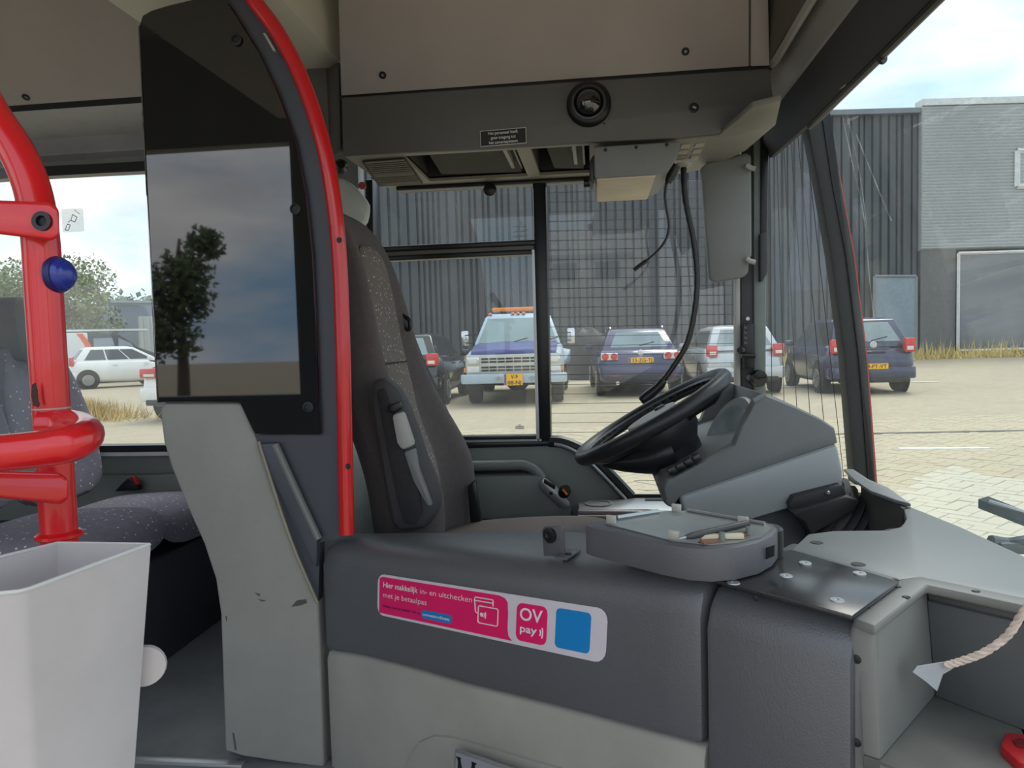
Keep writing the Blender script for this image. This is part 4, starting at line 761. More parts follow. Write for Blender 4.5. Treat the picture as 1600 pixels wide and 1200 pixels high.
mk('armrest_lever', slab([(633, 704), (652, 697), (658, 730), (672, 768), (679, 788), (670, 790), (648, 750)], (0, -.02, 0), Y=1.70), M_mg, ar, bev=.008)
mk('armrest_catch', slab([(611, 632), (630, 626), (632, 636), (620, 644), (611, 642)], (0, -.03, 0), Y=1.70), M_rub, ar, bev=.004)
mk('side_adjuster', slab([(512, 415), (522, 402), (530, 410), (530, 440), (520, 436), (510, 425)], (0, .06, 0), Y=1.80), M_rub, ds, bev=.01)
mk('belt_buckle', slab([(730, 760), (742, 750), (752, 820), (735, 826)], (0, .03, 0), Y=2.15), M_rub, ds, bev=.006)

# ================================================================== STEERING WHEEL AND BINNACLE
wc = at(1018, 651, Y=1.99); wn_ = V((-.49, .012, .87)).normalized(); we = V((.87, 0, .49)); we = (we - wn_ * we.dot(wn_)).normalized(); wq = wn_.cross(we)
SR = 125 / 1150 * (wc - CAM).dot(_f) * 1.0
sw = thing('steering_wheel', 'black bus steering wheel with serrated inner grip, tilted over the cab floor', 'steering wheel', wc)
mk('rim', G().tube([wc + (we * cos(a) + wq * sin(a)) * SR for a in [2 * pi * k / 72 for k in range(72)]], .0205, 14, closed=True), mat('wheel_black', (34, 35, 37), .4, bump=.2, bs=300), sw)
g = mk('grip_ridge', G().tube([wc + (we * cos(a) + wq * sin(a)) * (SR - .018 - .004 * (k % 2)) for k, a in [(k, 2 * pi * k / 96) for k in range(96)]], .009, 6, closed=True), M_rub, sw)
hub = wc - wn_ * .038
mk('hub', G().lathe([(.05, -.10), (.075, -.07), (.10, -.03), (.105, .0), (.10, .022), (.085, .03), (.01, .033)], hub, wn_, 30), mat('hub_black', (40, 41, 43), .45), sw)
mk('hub_pad', G().lathe([(.075, .028), (.07, .042), (.04, .046), (.005, .047)], hub, wn_, 24), M_lg, sw)
mk('horn_button', G().lathe([(.016, .045), (.014, .052), (.002, .053)], hub + we * .03, wn_, 14), M_rub, sw)
for sa in (155, 205, 25, -25):
    d = we * cos(R(sa)) + wq * sin(R(sa)); e = wn_.cross(d)
    mk('spoke', G().loft([[p + e * w_, p + e * w_ * .8 - wn_ * .02, p - e * w_ * .8 - wn_ * .02, p - e * w_, p - e * w_ * .6 + wn_ * .012, p + e * w_ * .6 + wn_ * .012] for p, w_ in ((hub + d * .07, .045), (hub + d * .12 + wn_ * .012, .032), (wc + d * (SR - .035) - wn_ * .02, .026), (wc + d * (SR - .004), .024))]), M_rub, sw)
mk('column_shroud', G().tube([hub - wn_ * .02, hub - wn_ * .12, hub - wn_ * .20], [.085, .075, .07], 18), M_rub, sw)
mk('turn_stalk', G().tube(spline([hub - wn_ * .06 - wq * .05, hub - wn_ * .045 - we * .07 - wq * .05, hub - wn_ * .0 - we * .17 - wq * .04], 4), [.05, .052, .05, .046, .04, .034, .028, .02, .012], 12), M_rub, sw)
YN, YFAR = 1.74, 2.34
bn = thing('instrument_binnacle', 'grey instrument binnacle around the steering column with cowl and gauge', 'dashboard', at(1180, 830, Y=2.0))
up = [(1034, 762), (1040, 750), (1146, 694), (1158, 662), (1178, 626), (1196, 616), (1240, 634), (1282, 654), (1303, 668), (1308, 690), (1062, 772), (1046, 792), (1038, 786)]
lo = [(1060, 774), (1306, 692), (1315, 735), (1314, 768), (1290, 776), (1240, 790), (1150, 817), (1084, 817), (1068, 802)]
def lofty(pts, ys, ins):
    base = pp(pts, Y=ys[1]); c = sum(base, V()) / len(base); return G().loft([[V((c.x + (p.x - c.x) * s, y, c.z + (p.z - c.z) * s)) for p in base] for y, s in zip(ys, ins)])
upr = list(up); upr[2] = (1172, 690); upr[3] = (1204, 676); upr[4] = (1212, 640); upr[5] = (1214, 622)
def csec(pts, y, k): 
    b_ = pp(pts, Y=YN + .02); c_ = sum(pp(up, Y=YN + .02), V()) / len(up); return [V((c_.x + (p.x - c_.x) * k, y, c_.z + (p.z - c_.z) * k)) for p in b_]
mk('cowl', G().loft([csec(up, YN, .975), csec(up, YN + .02, 1), csec(up, YN + .05, 1.01), csec(upr, YN + .055, 1.01), csec(upr, YFAR - .05, 1), csec(up, YFAR - .045, 1), csec(up, YFAR, .95)]), mat('cowl_grey', (106, 108, 108), .45, var=.05, bump=.15, bs=400), bn, bev=.005, ang=50)
mk('side_cover', lofty(lo, (YN - .012, YN + .005, YN + .06, YFAR - .1), (.985, 1, 1, .97)), mat('cover_grey', (150, 155, 156), .4, var=.04), bn, bev=.010)
gc_ = at(1137, 678, Y=2.0) + V((0, 0, 0)); gn = V((-.72, -.42, .45)).normalized()
ga = V((0, 0, 1)).cross(gn).normalized(); gb = gn.cross(ga)
def disc(c, n, a, b, ra, rb_, h, k=30, prof=((1, 0), (1, .7), (.94, 1))): return G().loft([[c + n * (h * q) + (a * (ra * s * cos(2 * pi * i / k)) + b * (rb_ * s * sin(2 * pi * i / k))) for i in range(k)] for s, q in prof])
mk('gauge_bezel', disc(gc_ - gn * .03, gn, ga, gb, .078, .112, .035), mat('bezel_grey', (160, 164, 162), .4), bn)
mk('gauge_glass', disc(gc_ + gn * .004, gn, ga, gb, .056, .088, .004), mat('gauge_face', (150, 158, 158), .35, var=.15, vs=30), bn)
for k in range(3): mk('gauge_button', G().box(gc_ + gn * .010 - gb * .06 + ga * (.025 * (k - 1)), (.012, .012, .012)), M_lg, bn, bev=.002)
mk('inner_pad', slab([(1100, 625), (1122, 612), (1160, 617), (1180, 625), (1158, 640), (1118, 662), (1103, 665)], (0, .03, 0), Y=2.30), mat('pad_grey', (120, 122, 120), .5), bn, bev=.008)
pk = mk('panel_outline', slab([(1106, 627), (1115, 627), (1112, 653), (1103, 653)], (0, -.004, 0), Y=2.30), M_mg, bn, bev=.001)
g = at(1068, 727, Y=1.80)
for k in range(4): mk('switch_blank', slab([(1044 + 13 * k, 736 - 6.5 * k), (1055 + 13 * k, 730.5 - 6.5 * k), (1057 + 13 * k, 738 - 6.5 * k), (1046 + 13 * k, 743 - 6.5 * k)], (0, .05, 0), Y=YN + .005), M_rub, bn, bev=.002)
mk('lower_shroud', slab([(1078, 812), (1240, 782), (1262, 830), (1250, 905), (1080, 905)], (0, .4, 0), Y=YN + .02), mat('shroud_dark', (70, 74, 78), .5), bn, bev=.012)
mk('shroud_nose', slab([(1032, 765), (1044, 752), (1058, 772), (1068, 806), (1058, 800), (1040, 786)], (0, .3, 0), Y=YN + .03), M_rub, bn, bev=.008)
for k, pts in enumerate(([(1232, 790), (1240, 776), (1316, 757), (1322, 770), (1322, 776), (1240, 800)], [(1236, 800), (1322, 776), (1345, 782), (1335, 797), (1268, 836), (1258, 815), (1244, 807)])):
    mk('rubber_flap', slab(pts, (0, .10, 0), Y=YN - .04 - .02 * k), mat('flap_rubber', (48, 46, 46), .6), bn, bev=.004)
axp = spline(pp([(1282, 796), (1306, 812), (1328, 828), (1350, 850), (1368, 880)], Y=1.78), 4); rr = [.088 + (.008 if i % 2 else -.004) - .002 * i for i in range(len(axp))]
mk('bellows', G().tube(axp, rr, 20), mat('bellows_rubber', (66, 66, 68), .55), bn, ang=20)
mk('rivet', G().lathe([(.005, 0), (.003, .004)], at(1294, 770, Y=YN - .045), (0, -1, 0), 10), M_alu, bn)

# ================================================================== CAB DOOR AND FRONT COUNTER
zp = CAM.z - .32 * 1.06
O = at(500, 845, Y=YP); P1 = at(1095, 905, Z=zp + .005); du = V((P1.x - O.x, P1.y - O.y, 0)); DL = du.length; du.normalize(); dn = V((du.y, -du.x, 0)); dn = -dn if dn.y > 0 else dn
DP = dict(P=(O, dn))
def tt(p): return (p - O).dot(du)
def zt_(t): return O.z + (P1.z - O.z) * t / DL
bnd = [(tt(p), p.z) for p in pp([(500, 1014), (560, 1024), (640, 1044), (720, 1068), (900, 1113), (1095, 1166)], **DP)]
def zb_(t):
    for (a, za), (b, zb__) in zip(bnd, bnd[1:]):
        if t <= b: return za + (zb__ - za) * (t - a) / (b - a)
    return bnd[-1][1]
def q3(t, v, z): return O + du * t - dn * v + V((0, 0, z - O.z))
cdr = thing('cab_door', 'dark grey cab door with pale lower panel and slanting top between pillar and dashboard', 'door', V((O.x, O.y, FLOOR)))
secs = []
for k in range(15):
    t = DL * k / 14; vb = .09 + min(1, k / 8) * .14; z = zt_(t); secs.append([q3(t, 0, zb_(t)), q3(t, 0, z - .055), q3(t, .012, z - .02), q3(t, .04, z - .004), q3(t, .07, z), q3(t, vb, z), q3(t, vb, z - .1), q3(t, .06, zb_(t))])
M_door = mat('door_dark_grey', (94, 95, 99), .34, var=.06, vs=3, bump=.35, bs=420, spec=.75)
mk('upper_shell', G().loft(secs), M_door, cdr, bev=.012, ang=30)
M_low = mat('door_pale_panel', (172, 169, 161), .5, var=.1, vs=3, rgb2=(152, 150, 143))
secs = []
for k in range(15):
    t = DL * k / 14; z = zb_(t) - .003; secs.append([q3(t, .004, .2), q3(t, .004, z - .02), q3(t, .010, z - .004), q3(t, .02, z), q3(t, .06, z), q3(t, .06, .2)])
mk('lower_panel', G().loft(secs), M_low, cdr, bev=.004, ang=30)
mk('raised_field', slab([(620, 1260), (634, 1182), (652, 1159), (676, 1149), (706, 1152), (870, 1200), (1000, 1245), (1000, 1300), (620, 1300)], -dn * .02, P=(O + dn * .004, dn)), M_low, cdr, bev=.012)
# payment sticker
SP = dict(P=(O + dn * .0012, dn)); o, ux, uy = frame_of((591, 896), (946, 957), (946, 1037), (590, 960), **SP); Wx, Hy = ux.length, uy.length
def SQ(a, b, k=0): return o + ux * a + uy * b + dn * k
def srr(a, b, w, h, r, k):
    U = ux / Wx; Vv = uy / Hy; return rrect(SQ(a, b, k), U, Vv, w * Wx, h * Hy, r)
M_pk = mat('sticker_magenta', (240, 30, 108), .4, var=.04); M_stw = mat('sticker_white', (222, 214, 222), .45, var=.04, vs=20, bump=.3, bs=60); M_stb = mat('sticker_blue', (24, 136, 206), .4, var=.03); M_ptx = mat('print_white2', (244, 232, 238), .5)
stk = tag(mk('payment_sticker', G().prism(srr(0, 0, 1, 1, .02, 0), dn * .001), M_stw, smooth=False), 'long pink and white payment sticker on the cab door', 'sticker')
pf = [SQ(.012, .06, .001)] + [SQ(.012, .9, .001), SQ(.03, .94, .001), SQ(.60, .94, .001), SQ(.625, .9, .001), SQ(.637, .82, .001), SQ(.64, .6, .001), SQ(.64, .28, .001), SQ(.645, .14, .001), SQ(.66, .06, .001)]
mk('pink_field', G().prism(pf, dn * .0006), M_pk, stk, smooth=False)
U, Vv = ux / Wx, uy / Hy; g = G(); K = .0022
put_text(g, 'Hier makkelijk', SQ(.035, .70, K), U, Vv, Hy * .13, .012, Wx * .188); put_text(g, 'in- en uitchecken', SQ(.236, .70, K), U, Vv, Hy * .125, -.004, Wx * .25)
put_text(g, 'met je betaalpas', SQ(.035, .46, K), U, Vv, Hy * .125, -.004, Wx * .235)
mk('lettering', g, M_ptx, stk, smooth=False)
g = G(); put_text(g, 'Weten hoe het werkt?', SQ(.035, .22, K), U, Vv, Hy * .062, .012, Wx * .15); put_text(g, 'Kijk op', SQ(.195, .22, K), U, Vv, Hy * .062, 0, Wx * .045); mk('small_print', g, mat('print_navy', (70, 24, 96), .5), stk, smooth=False)
pill = mk('link_pill', G().prism(srr(.245, .15, .15, .19, .008, .0017), dn * .0006), M_stb, stk, smooth=False)
g = G(); put_text(g, 'connexxion.nl/ovpay', SQ(.253, .215, .0028), U, Vv, Hy * .066, .014, Wx * .134); mk('lettering', g, M_ptx, pill, smooth=False)
g = G()
def outline(a, b, w, h, r, th=.0011):
    g.tube(srr(a, b, w, h, r, .0024), th, 5, closed=True)
outline(.515, .30, .085, .36, .004); 
g.tube([SQ(.512, .50, .0024), SQ(.503, .52, .0024), SQ(.497, .80, .0024), SQ(.50, .83, .0024), SQ(.575, .83, .0024), SQ(.578, .80, .0024), SQ(.578, .70, .0024)], .0011, 5); g.tube([SQ(.50, .76, .0024), SQ(.577, .76, .0024)], .0011, 5)
g.lathe([(.004, 0), (.0035, .0006)], SQ(.53, .48, .0022), dn, 10)
for k in range(2): g.tube([SQ(.538 + .006 * k + .004 * cos(x), .48 + (.05 + .03 * k) * sin(x), .0024) for x in (-1, -.5, 0, .5, 1)], .0009, 4)
mk('card_symbol', g, M_ptx, stk, smooth=False)
lg = mk('pink_tile', G().prism(srr(.675, .10, .118, .76, .012, .001), dn * .0008), M_pk, stk, smooth=False)
g = G(); put_text(g, 'OV', SQ(.689, .53, .0026), U, Vv, Hy * .25, .015, Wx * .088); put_text(g, 'pay', SQ(.692, .29, .0026), U, Vv, Hy * .15, .02, Wx * .066)
for k in range(2): g.tube([SQ(.766 + .008 * k + .005 * cos(x), .34 + (.07 + .05 * k) * sin(x), .0024) for x in (-1, -.5, 0, .5, 1)], .0012, 4)
mk('lettering', g, M_ptx, lg, smooth=False)
mk('blue_tile', G().prism(srr(.825, .12, .122, .76, .008, .001), dn * .0008), M_stb, stk, smooth=False)
# silver badge below
BP = dict(P=(O + dn * .0245, dn)); o, ux, uy = frame_of((713, 1168), (860, 1226), (858, 1300), (710, 1240), **BP); U, Vv = ux.normalized(), uy.normalized(); Wx, Hy = ux.length, uy.length
bdg = tag(mk('silver_badge', G().prism([o, o + ux, o + ux + uy, o + uy], dn * .004), M_alu, bev=.0015), 'silver badge with dark serif letters at the bottom edge of the photo', 'badge')
mk('badge_field', G().prism([o + ux * a + uy * b + dn * .004 for a, b in ((.02, .04), (.98, .04), (.98, .93), (.02, .93))], dn * .0006), mat('badge_grey', (148, 148, 156), .4), bdg, smooth=False)
g = G(); c = o + ux * .04 + uy * .16 + dn * .005; Hc = Hy * .68; Wc = Wx * .20
def sk_(pts, w):
    for a, b in zip(pts, pts[1:]):
        a = c + U * a[0] * Wc + Vv * a[1] * Hc; b = c + U * b[0] * Wc + Vv * b[1] * Hc; n = (b - a).cross(dn).normalized() * w; g.prism([a - n, b - n, b + n, a + n], dn * .0006)
sk_([(.08, 0), (.08, 1)], .0012); sk_([(.08, 1), (.5, .06)], .0036); sk_([(.5, .06), (.92, 1)], .0014); sk_([(.92, 1), (.92, 0)], .0038); sk_([(-.05, 1), (.2, 1)], .0014); sk_([(.82, 1), (1.08, 1)], .0014)
g2 = put_text(g, 'o', c + U * Wc * 1.3, U, Vv, Hc * .95, .0)
mk('lettering', g, M_ink, bdg, smooth=False)

# front cabinet with steel cover plate
F0, F1 = at(1100, 913, Z=zp), at(1331, 964, Z=zp); fu = (F1 - F0).normalized(); fv = V((-fu.y, fu.x, 0)); FL_ = (F1 - F0).length
def f3(s, v, z): return F0 + fu * s + fv * v + V((0, 0, z - F0.z))
cab = thing('front_cabinet', 'dark grey rounded cabinet front between cab door and dashboard tray', 'cabinet', V((F0.x, F0.y, .3)))
mk('front_shell', G().loft([[f3(s, 0, .55), f3(s, 0, zp - .06), f3(s, .012, zp - .03), f3(s, .035, zp - .012), f3(s, .06, zp - .007), f3(s, .30, zp - .007), f3(s, .3, .55)] for s in (0, FL_ * .5, FL_)]), M_door, cab, bev=.010, ang=30)
mk('lower_panel', G().loft([[f3(s, .004, .2), f3(s, .004, .545), f3(s, .02, .548), f3(s, .3, .548), f3(s, .3, .2)] for s in (0, FL_)]), M_low, cab, bev=.004)
mk('screw', G().lathe([(.004, 0), (.003, .002)], at(1180, 935, P=(f3(0, .004, zp), -fv)), -fv, 8), M_scr, cab)
plt = tag(mk('cover_plate', G().prism(pp([(1118, 905), (1331, 962), (1405, 908), (1236, 858), (1165, 872)], Z=zp + .004), (0, 0, -.006)), mat('plate_steel', (84, 84, 86), .22, metal=.6, var=.2, vs=8), bev=.0015), 'scratched dark steel cover plate with countersunk screws on the front counter', 'plate')
for x, y in ((1258, 880), (1228, 900), (1343, 896), (1308, 938), (1146, 911)): mk('screw', G().lathe([(.009, 0), (.0085, .0012), (.003, .0012), (.002, .0004)], at(x, y, Z=zp + .004), (0, 0, 1), 14), M_alu, plt)

# dashboard top with recess for the bellows and the open tray
zd = zp - .006
db = thing('dashboard', 'wide grey dashboard top with rounded bellows recess beneath the windscreen', 'dashboard', at(1450, 860, Z=zd))
M_dash = mat('dash_grey', (128, 131, 132), .42, var=.04, bump=.12, bs=420)
outl = [(1236, 858), (1262, 834), (1300, 829), (1386, 828), (1408, 822), (1416, 810), (1412, 795), (1425, 792), (1500, 822), (1600, 868), (1760, 940), (1760, 966), (1600, 934), (1436, 901), (1405, 905)]
mk('top', G().prism(pp(outl, Z=zd), (0, 0, -.02)), M_dash, db, bev=.004)
mk('recess_wall', G().loft([[p, p + V((0, 0, -.14)), p + V((.01, .01, -.14)), p + V((.01, .01, 0))] for p in spline(pp([(1380, 829), (1404, 825), (1416, 811), (1410, 794), (1385, 772), (1345, 752)], Z=zd - .003), 4)]), mat('recess_black', (40, 42, 44), .6), db)
mk('rear_lip', G().prism(pp([(1318, 737), (1334, 738), (1358, 754), (1388, 767), (1424, 793), (1400, 787), (1360, 772), (1336, 755)], Z=zd + .002), (0, 0, .008)), M_dash, db, bev=.003)
mk('rear_skirt', G().prism(pp([(1345, 752), (1385, 772), (1410, 794), (1424, 793), (1388, 767), (1350, 750)], Z=zd), (0, 0, -.1)), M_dg, db)
for x, y, r_ in ((1276, 848, .011), (1341, 882, .011)): mk('bolt_hole', G().lathe([(r_, 0), (r_ * .9, .001)], at(x, y, Z=zd), (0, 0, 1), 8), M_scr, db)
mk('front_wall', G().prism([V((p.x, p.y, zd - .02)) for p in pp([(1420, 795), (1500, 822), (1600, 868), (1760, 940)], Z=zd)] + [V((p.x, p.y - .03, zd - .02)) for p in pp([(1760, 940), (1600, 868), (1500, 822), (1420, 795)], Z=zd)], (0, 0, -.4)), M_dg, db)
zt2 = zp - .004; M_tr = mat('tray_grey', (130, 130, 127), .5, var=.08, vs=5)
ty = thing('dashboard_tray', 'moulded grey open storage tray at the front end of the counter', 'tray', V((F1.x, F1.y, .5)))
T0 = at(1333, 964, Z=zt2); tu = fu; tv = fv
def t3(s, v, z): return T0 + tu * s + tv * v + V((0, 0, z - T0.z))
ic0 = at(1448, 913, Z=zt2); ic = ic0 - T0; vi = ic.dot(tv); si = ic.dot(tu); zf = at(1453, 1095, P=(ic0, LOOK)).z
rimp = [(1332, 964), (1405, 905), (1436, 900), (1600, 933), (1800, 973), (1800, 992), (1600, 945), (1448, 913), (1367, 977)]
mk('rim', G().prism(pp(rimp, Z=zt2), (0, 0, -.014)), M_tr, ty, bev=.004)
rin = pp([(1367, 977), (1448, 913), (1600, 945), (1800, 992)], Z=zt2 - .008)
fl0 = [V((p.x, p.y, zf)) for p in (rin[0] + tu * .012, rin[1] + tu * .012 - tv * .004, rin[2] - tv * .02, rin[3] - tv * .02)]
mk('left_wall', G().loft([[rin[0] - tv * .004, rin[1], rin[1] - tu * .02 + tv * .02, rin[0] - tu * .02 - tv * .004], [fl0[0] - tv * .02, fl0[1], fl0[1] - tu * .02 + tv * .02, fl0[0] - tu * .02 - tv * .02]]), M_tr, ty, bev=.003)
def lp(a, b, k): return a + (b - a) * k
mk('back_wall', G().loft([[a, lp(a, b, .13), lp(a, b, .14) - tv * .006, b, b + tv * .03, a + tv * .03] for a, b in zip(rin[1:], fl0[1:])]), mat('tray_back', (96, 98, 98), .5), ty, bev=.002)
fp = [fl0[0] - tv * .02 - tu * .02, fl0[1] + tv * .01 - tu * .02, fl0[2] + tv * .01, fl0[3] + tv * .01, fl0[3] - tv * .35, fl0[0] + tu * .42 - tv * .06]
mk('tray_floor', G().prism(fp, (0, 0, -.02)), mat('tray_floor', (112, 112, 108), .55, var=.15, vs=8), ty, bev=.003)
zpn = dict(P=(T0 + tv * .0, -tv))
mk('front_flange', G().prism(pp([(1331, 968), (1366, 979), (1370, 1080), (1374, 1183), (1385, 1300), (1326, 1300), (1322, 1000)], **zpn), tv * .02), M_tr, ty, bev=.008, seg=3)
mk('front_apron', G().prism([fl0[0] - tv * .022 - V((0, 0, .004)), fl0[0] + tu * .42 - tv * .06 - V((0, 0, .004)), fl0[0] + tu * .42 - tv * .06 + V((0, 0, -.4)), fl0[0] - tv * .022 + V((0, 0, -.4))], tv * .015), M_tr, ty)
for x, y in ((1402, 917), (1525, 924), (1354, 949), (1416, 933)): mk('screw', G().lathe([(.0055, 0), (.0045, .001), (.002, .0004)], at(x, y, Z=zt2), (0, 0, 1), 10), M_scr, ty)
for y in (1030, 1160): mk('screw', G().lathe([(.006, 0), (.004, .001)], at(1338, y, P=(T0, -tv)), -tv, 10), M_scr, ty)
# rope with tape, red handle
M_rope = mat('rope', (222, 204, 192), .9, var=.25, vs=60)
ra_, rb2 = t3(si + .30, vi * .1, zt2 + .02), t3(si + .05, vi * .62, zf + .10)
rp_ = spline([V((Xb + .01, .35, zbb - .01)), at(1720, 760, D=.83), at(1640, 900, D=.84), at(1600, 955, D=.85), at(1575, 992, D=.86), at(1540, 1018, D=.875), at(1505, 1032, D=.89), at(1478, 1040, D=.90)], 8)
rope = thing('rope', 'twisted pale cord hanging into the dashboard tray from the right', 'rope', rp_[-1])
for ph in (0, pi / 2 * 1.33, pi * 1.33):
    q = []
    for i, p in enumerate(rp_):
        t_ = (rp_[min(i + 1, len(rp_) - 1)] - rp_[max(i - 1, 0)]).normalized(); e = t_.cross(V((0, 0, 1))).normalized(); f_ = t_.cross(e); a = i * .9 + ph; q.append(p + (e * cos(a) + f_ * sin(a)) * .0024)
    mk('strand', G().tube(q, .0027, 7), M_rope, rope)
tp = [at(x, y, D=.905) for x, y in ((1482, 1034), (1487, 1046), (1473, 1054), (1464, 1080), (1448, 1066), (1426, 1050), (1432, 1042))]
mk('tape', G().prism(tp, tv * .004), mat('tape_grey', (176, 180, 184), .4), rope, smooth=False)
hp_ = [at(x, y, Z=zf) + V((0, 0, .012)) for x, y in ((1562, 1178), (1570, 1156), (1600, 1160), (1640, 1180), (1640, 1225), (1590, 1205))]
rh = tag(mk('red_hammer', G().prism(hp_, (0, 0, -.02)), mat('red_plastic', (196, 36, 44), .4), bev=.005), 'red plastic emergency hammer lying on the tray floor, bottom right corner', 'hammer')
mk('slot', G().prism([at(x, y, Z=zf) + V((0, 0, .0125)) for x, y in ((1582, 1174), (1592, 1171), (1603, 1174), (1608, 1181), (1598, 1185), (1588, 1182))], (0, 0, .002)), mat('red_dark', (110, 22, 28), .5), rh, smooth=False)

# ticket machine base on the counter
zm = at(1108, 899, P=(O - dn * .02, dn)).z; zmt = zm + .046
mb = thing('ticket_machine_base', 'flat rounded dark grey ticket machine base with bare mounting plate on the counter', 'machine base', at(1060, 870, Z=zm))
otl = [(914, 820), (925, 824), (1030, 848), (1075, 856), (1112, 858), (1150, 855), (1185, 847), (1207, 836), (1215, 826), (1208, 819), (1192, 814), (1180, 812), (1074, 796), (1030, 799), (962, 809)]
sh_ = pp(otl, Z=zmt); mk('housing', G().prism(sh_, (0, 0, -.046)), mat('base_grey', (92, 92, 97), .45, bump=.2, bs=300), mb, bev=.003)
mk('mounting_plate', G().prism(pp([(960, 812), (1034, 801), (1074, 799), (1190, 817), (1206, 826), (1190, 840), (1150, 849), (1110, 852), (1050, 846), (945, 819)], Z=zmt + .0004), (0, 0, .0015)), mat('mount_metal', (150, 152, 150), .35, metal=.5, var=.12, vs=12), mb, smooth=False)
for x, y in ((955, 816), (1057, 798), (1053, 841), (1161, 818)): mk('tab', G().box(at(x, y - 3, Z=zmt + .006), (.016, .004, .016), Matrix.Rotation(-.5, 3, 'Z')), mat('tab_metal', (190, 186, 176), .4, metal=.3), mb, bev=.001)
mk('guide_rail', G().tube(pp([(964, 809), (1028, 799)], Z=zmt + .004), .004, 6).tube(pp([(1074, 797), (1195, 818)], Z=zmt + .004), .003, 6), M_alu, mb)
mk('connector', G().box(at(1128, 838, Z=zmt + .006), (.06, .009, .007), Matrix.Rotation(.12, 3, 'Z')), mat('connector_cream', (212, 202, 174), .5), mb, bev=.001)
mk('circuit_strip', G().prism(pp([(1092, 847), (1165, 832), (1168, 836), (1100, 851)], Z=zmt + .0022), (0, 0, .002)), mat('copper_board', (140, 98, 72), .5), mb, smooth=False)
for x, y in ((1128, 845), (1170, 836)): mk('post', G().lathe([(.005, 0), (.004, .012)], at(x, y, Z=zmt + .001), (0, 0, 1), 10), M_mg, mb)
s0 = at(1204, 862, Z=zm + .02); mk('port', slab([(1199, 855), (1211, 851), (1211, 868), (1199, 873)], dn * .004, P=(at(1205, 862, D=(at(1205, 840, Z=zmt) - CAM).dot(_f) - .004), dn)), M_scr, mb, smooth=False)
mk('rear_boss', G().lathe([(.022, -.045), (.022, -.004), (.018, 0)], at(1200, 822, Z=zmt - .002), (0, 0, 1), 18), M_rub, mb)
mk('rubber_foot', G().lathe([(.018, 0), (.018, .012)], at(965, 868, Z=zt_(.62)) + V((0, 0, .0)), (0, 0, 1), 14), M_rub, mb)
pa, pb = at(1060, 842, Z=zmt + .010), at(1168, 818, Z=zmt + .012)
pen = thing('pen', 'dark grey ballpoint pen lying across the ticket machine base', 'pen', pa); pd = (pb - pa).normalized()
mk('barrel', G().tube([pa + pd * .012, pa + pd * .025, pb], [.003, .0052, .0052], 12), mat('pen_grey', (62, 62, 64), .4), pen); mk('tip', G().tube([pa, pa + pd * .013], [.001, .003], 8), M_alu, pen)
# small camera bracket
bk0 = at(878, 868, Z=zt_(tt(at(878, 868, Z=.90)))); bz0 = bk0.z
bkt = thing('camera_bracket', 'small grey angle bracket with round black lens on the counter top', 'bracket', bk0)
br_ = pp([(849, 828), (852, 822), (878, 820), (882, 825), (885, 868), (852, 868)], P=(bk0, dn)); mk('upright', G().prism(br_, dn * .005), mat('bracket_grey', (92, 92, 98), .4), bkt, bev=.002)
mk('foot', G().prism(pp([(866, 873), (886, 876), (908, 862), (886, 860)], Z=bz0), (0, 0, .004)), mat('bracket_grey', (92, 92, 98), .4), bkt, bev=.001)
mk('lens_ring', G().lathe([(.013, 0), (.013, .004), (.007, .005), (.005, .002), (.001, .002)], at(860, 836, P=(bk0 + dn * .005, dn)), dn, 20), M_rub, bkt); mk('screw', G().lathe([(.006, 0), (.004, .003)], at(889, 866, Z=bz0 + .004), (0, 0, 1), 10), M_scr, bkt)
# wiper outside
wp = thing('windscreen_wiper', 'grey windscreen wiper arm resting outside in front of the dashboard', 'wiper', at(1580, 800, D=1.9))
mk('blade', G().loft([[p + V((0, 0, a)) + V((b, 0, 0)) for a, b in ((-.012, -.012), (.012, -.012), (.02, .012), (-.012, .012))] for p in (at(1536, 787, D=1.95), at(1600, 812, D=1.9), at(1700, 850, D=1.85))]), mat('wiper_grey', (88, 98, 104), .4), wp)
mk('blade_strip', G().tube([at(1545, 784, D=1.93), at(1600, 800, D=1.88), at(1700, 838, D=1.83)], .006, 6), M_alu, wp)
mk('arm', G().tube(spline([at(1548, 846, D=1.9), at(1575, 850, D=1.9), at(1600, 847, D=1.88), at(1700, 830, D=1.85)], 4), .017, 8), mat('wiper_grey', (88, 98, 104), .4), wp)
mk('arm_base', G().box(at(1574, 853, D=1.9), (.06, .06, .03)), mat('wiper_grey', (88, 98, 104), .4), wp, bev=.006)
# ================================================================== CAB PARTITION
cp_ = thing('cab_partition', 'tall cab partition with moulded grey pillar and large smoked glass panel', 'partition', V((-.7, YP, FLOOR)))
M_pil = mat('pillar_moulded_grey', (152, 151, 145), .5, var=.08, vs=4, bump=.15, bs=300)
pil = [(249, 640), (256, 629), (372, 629), (380, 634), (402, 690), (428, 772), (452, 840), (478, 905), (497, 945), (500, 1010), (506, 1200), (440, 1192), (380, 1183), (351, 1174), (347, 1050), (344, 960), (336, 905), (318, 850), (291, 790), (267, 730), (255, 690)]
zfl = FLOOR
def drop(pts):
    q = pp(pts, Y=YP)
    return q
mk('moulded_pillar', G().prism(drop(pil), (0, .14, 0)), M_pil, cp_, bev=.014, seg=3)
M_smk = mat('smoked_glass', (10, 11, 16), .02, var=0, spec=.9, coat=.8)
gl_ = [(217, 40), (222, 24), (236, 16), (262, 8), (345, -12), (362, 12), (405, 81), (435, 145), (462, 219), (479, 304), (489, 398), (494, 500), (501, 679), (398, 679), (386, 655), (374, 629), (247, 629), (240, 500), (230, 300)]
mk('smoked_panel', G().prism(pp(gl_, Y=YP - .012), (0, .010, 0)), M_smk, cp_, bev=.002, seg=1)
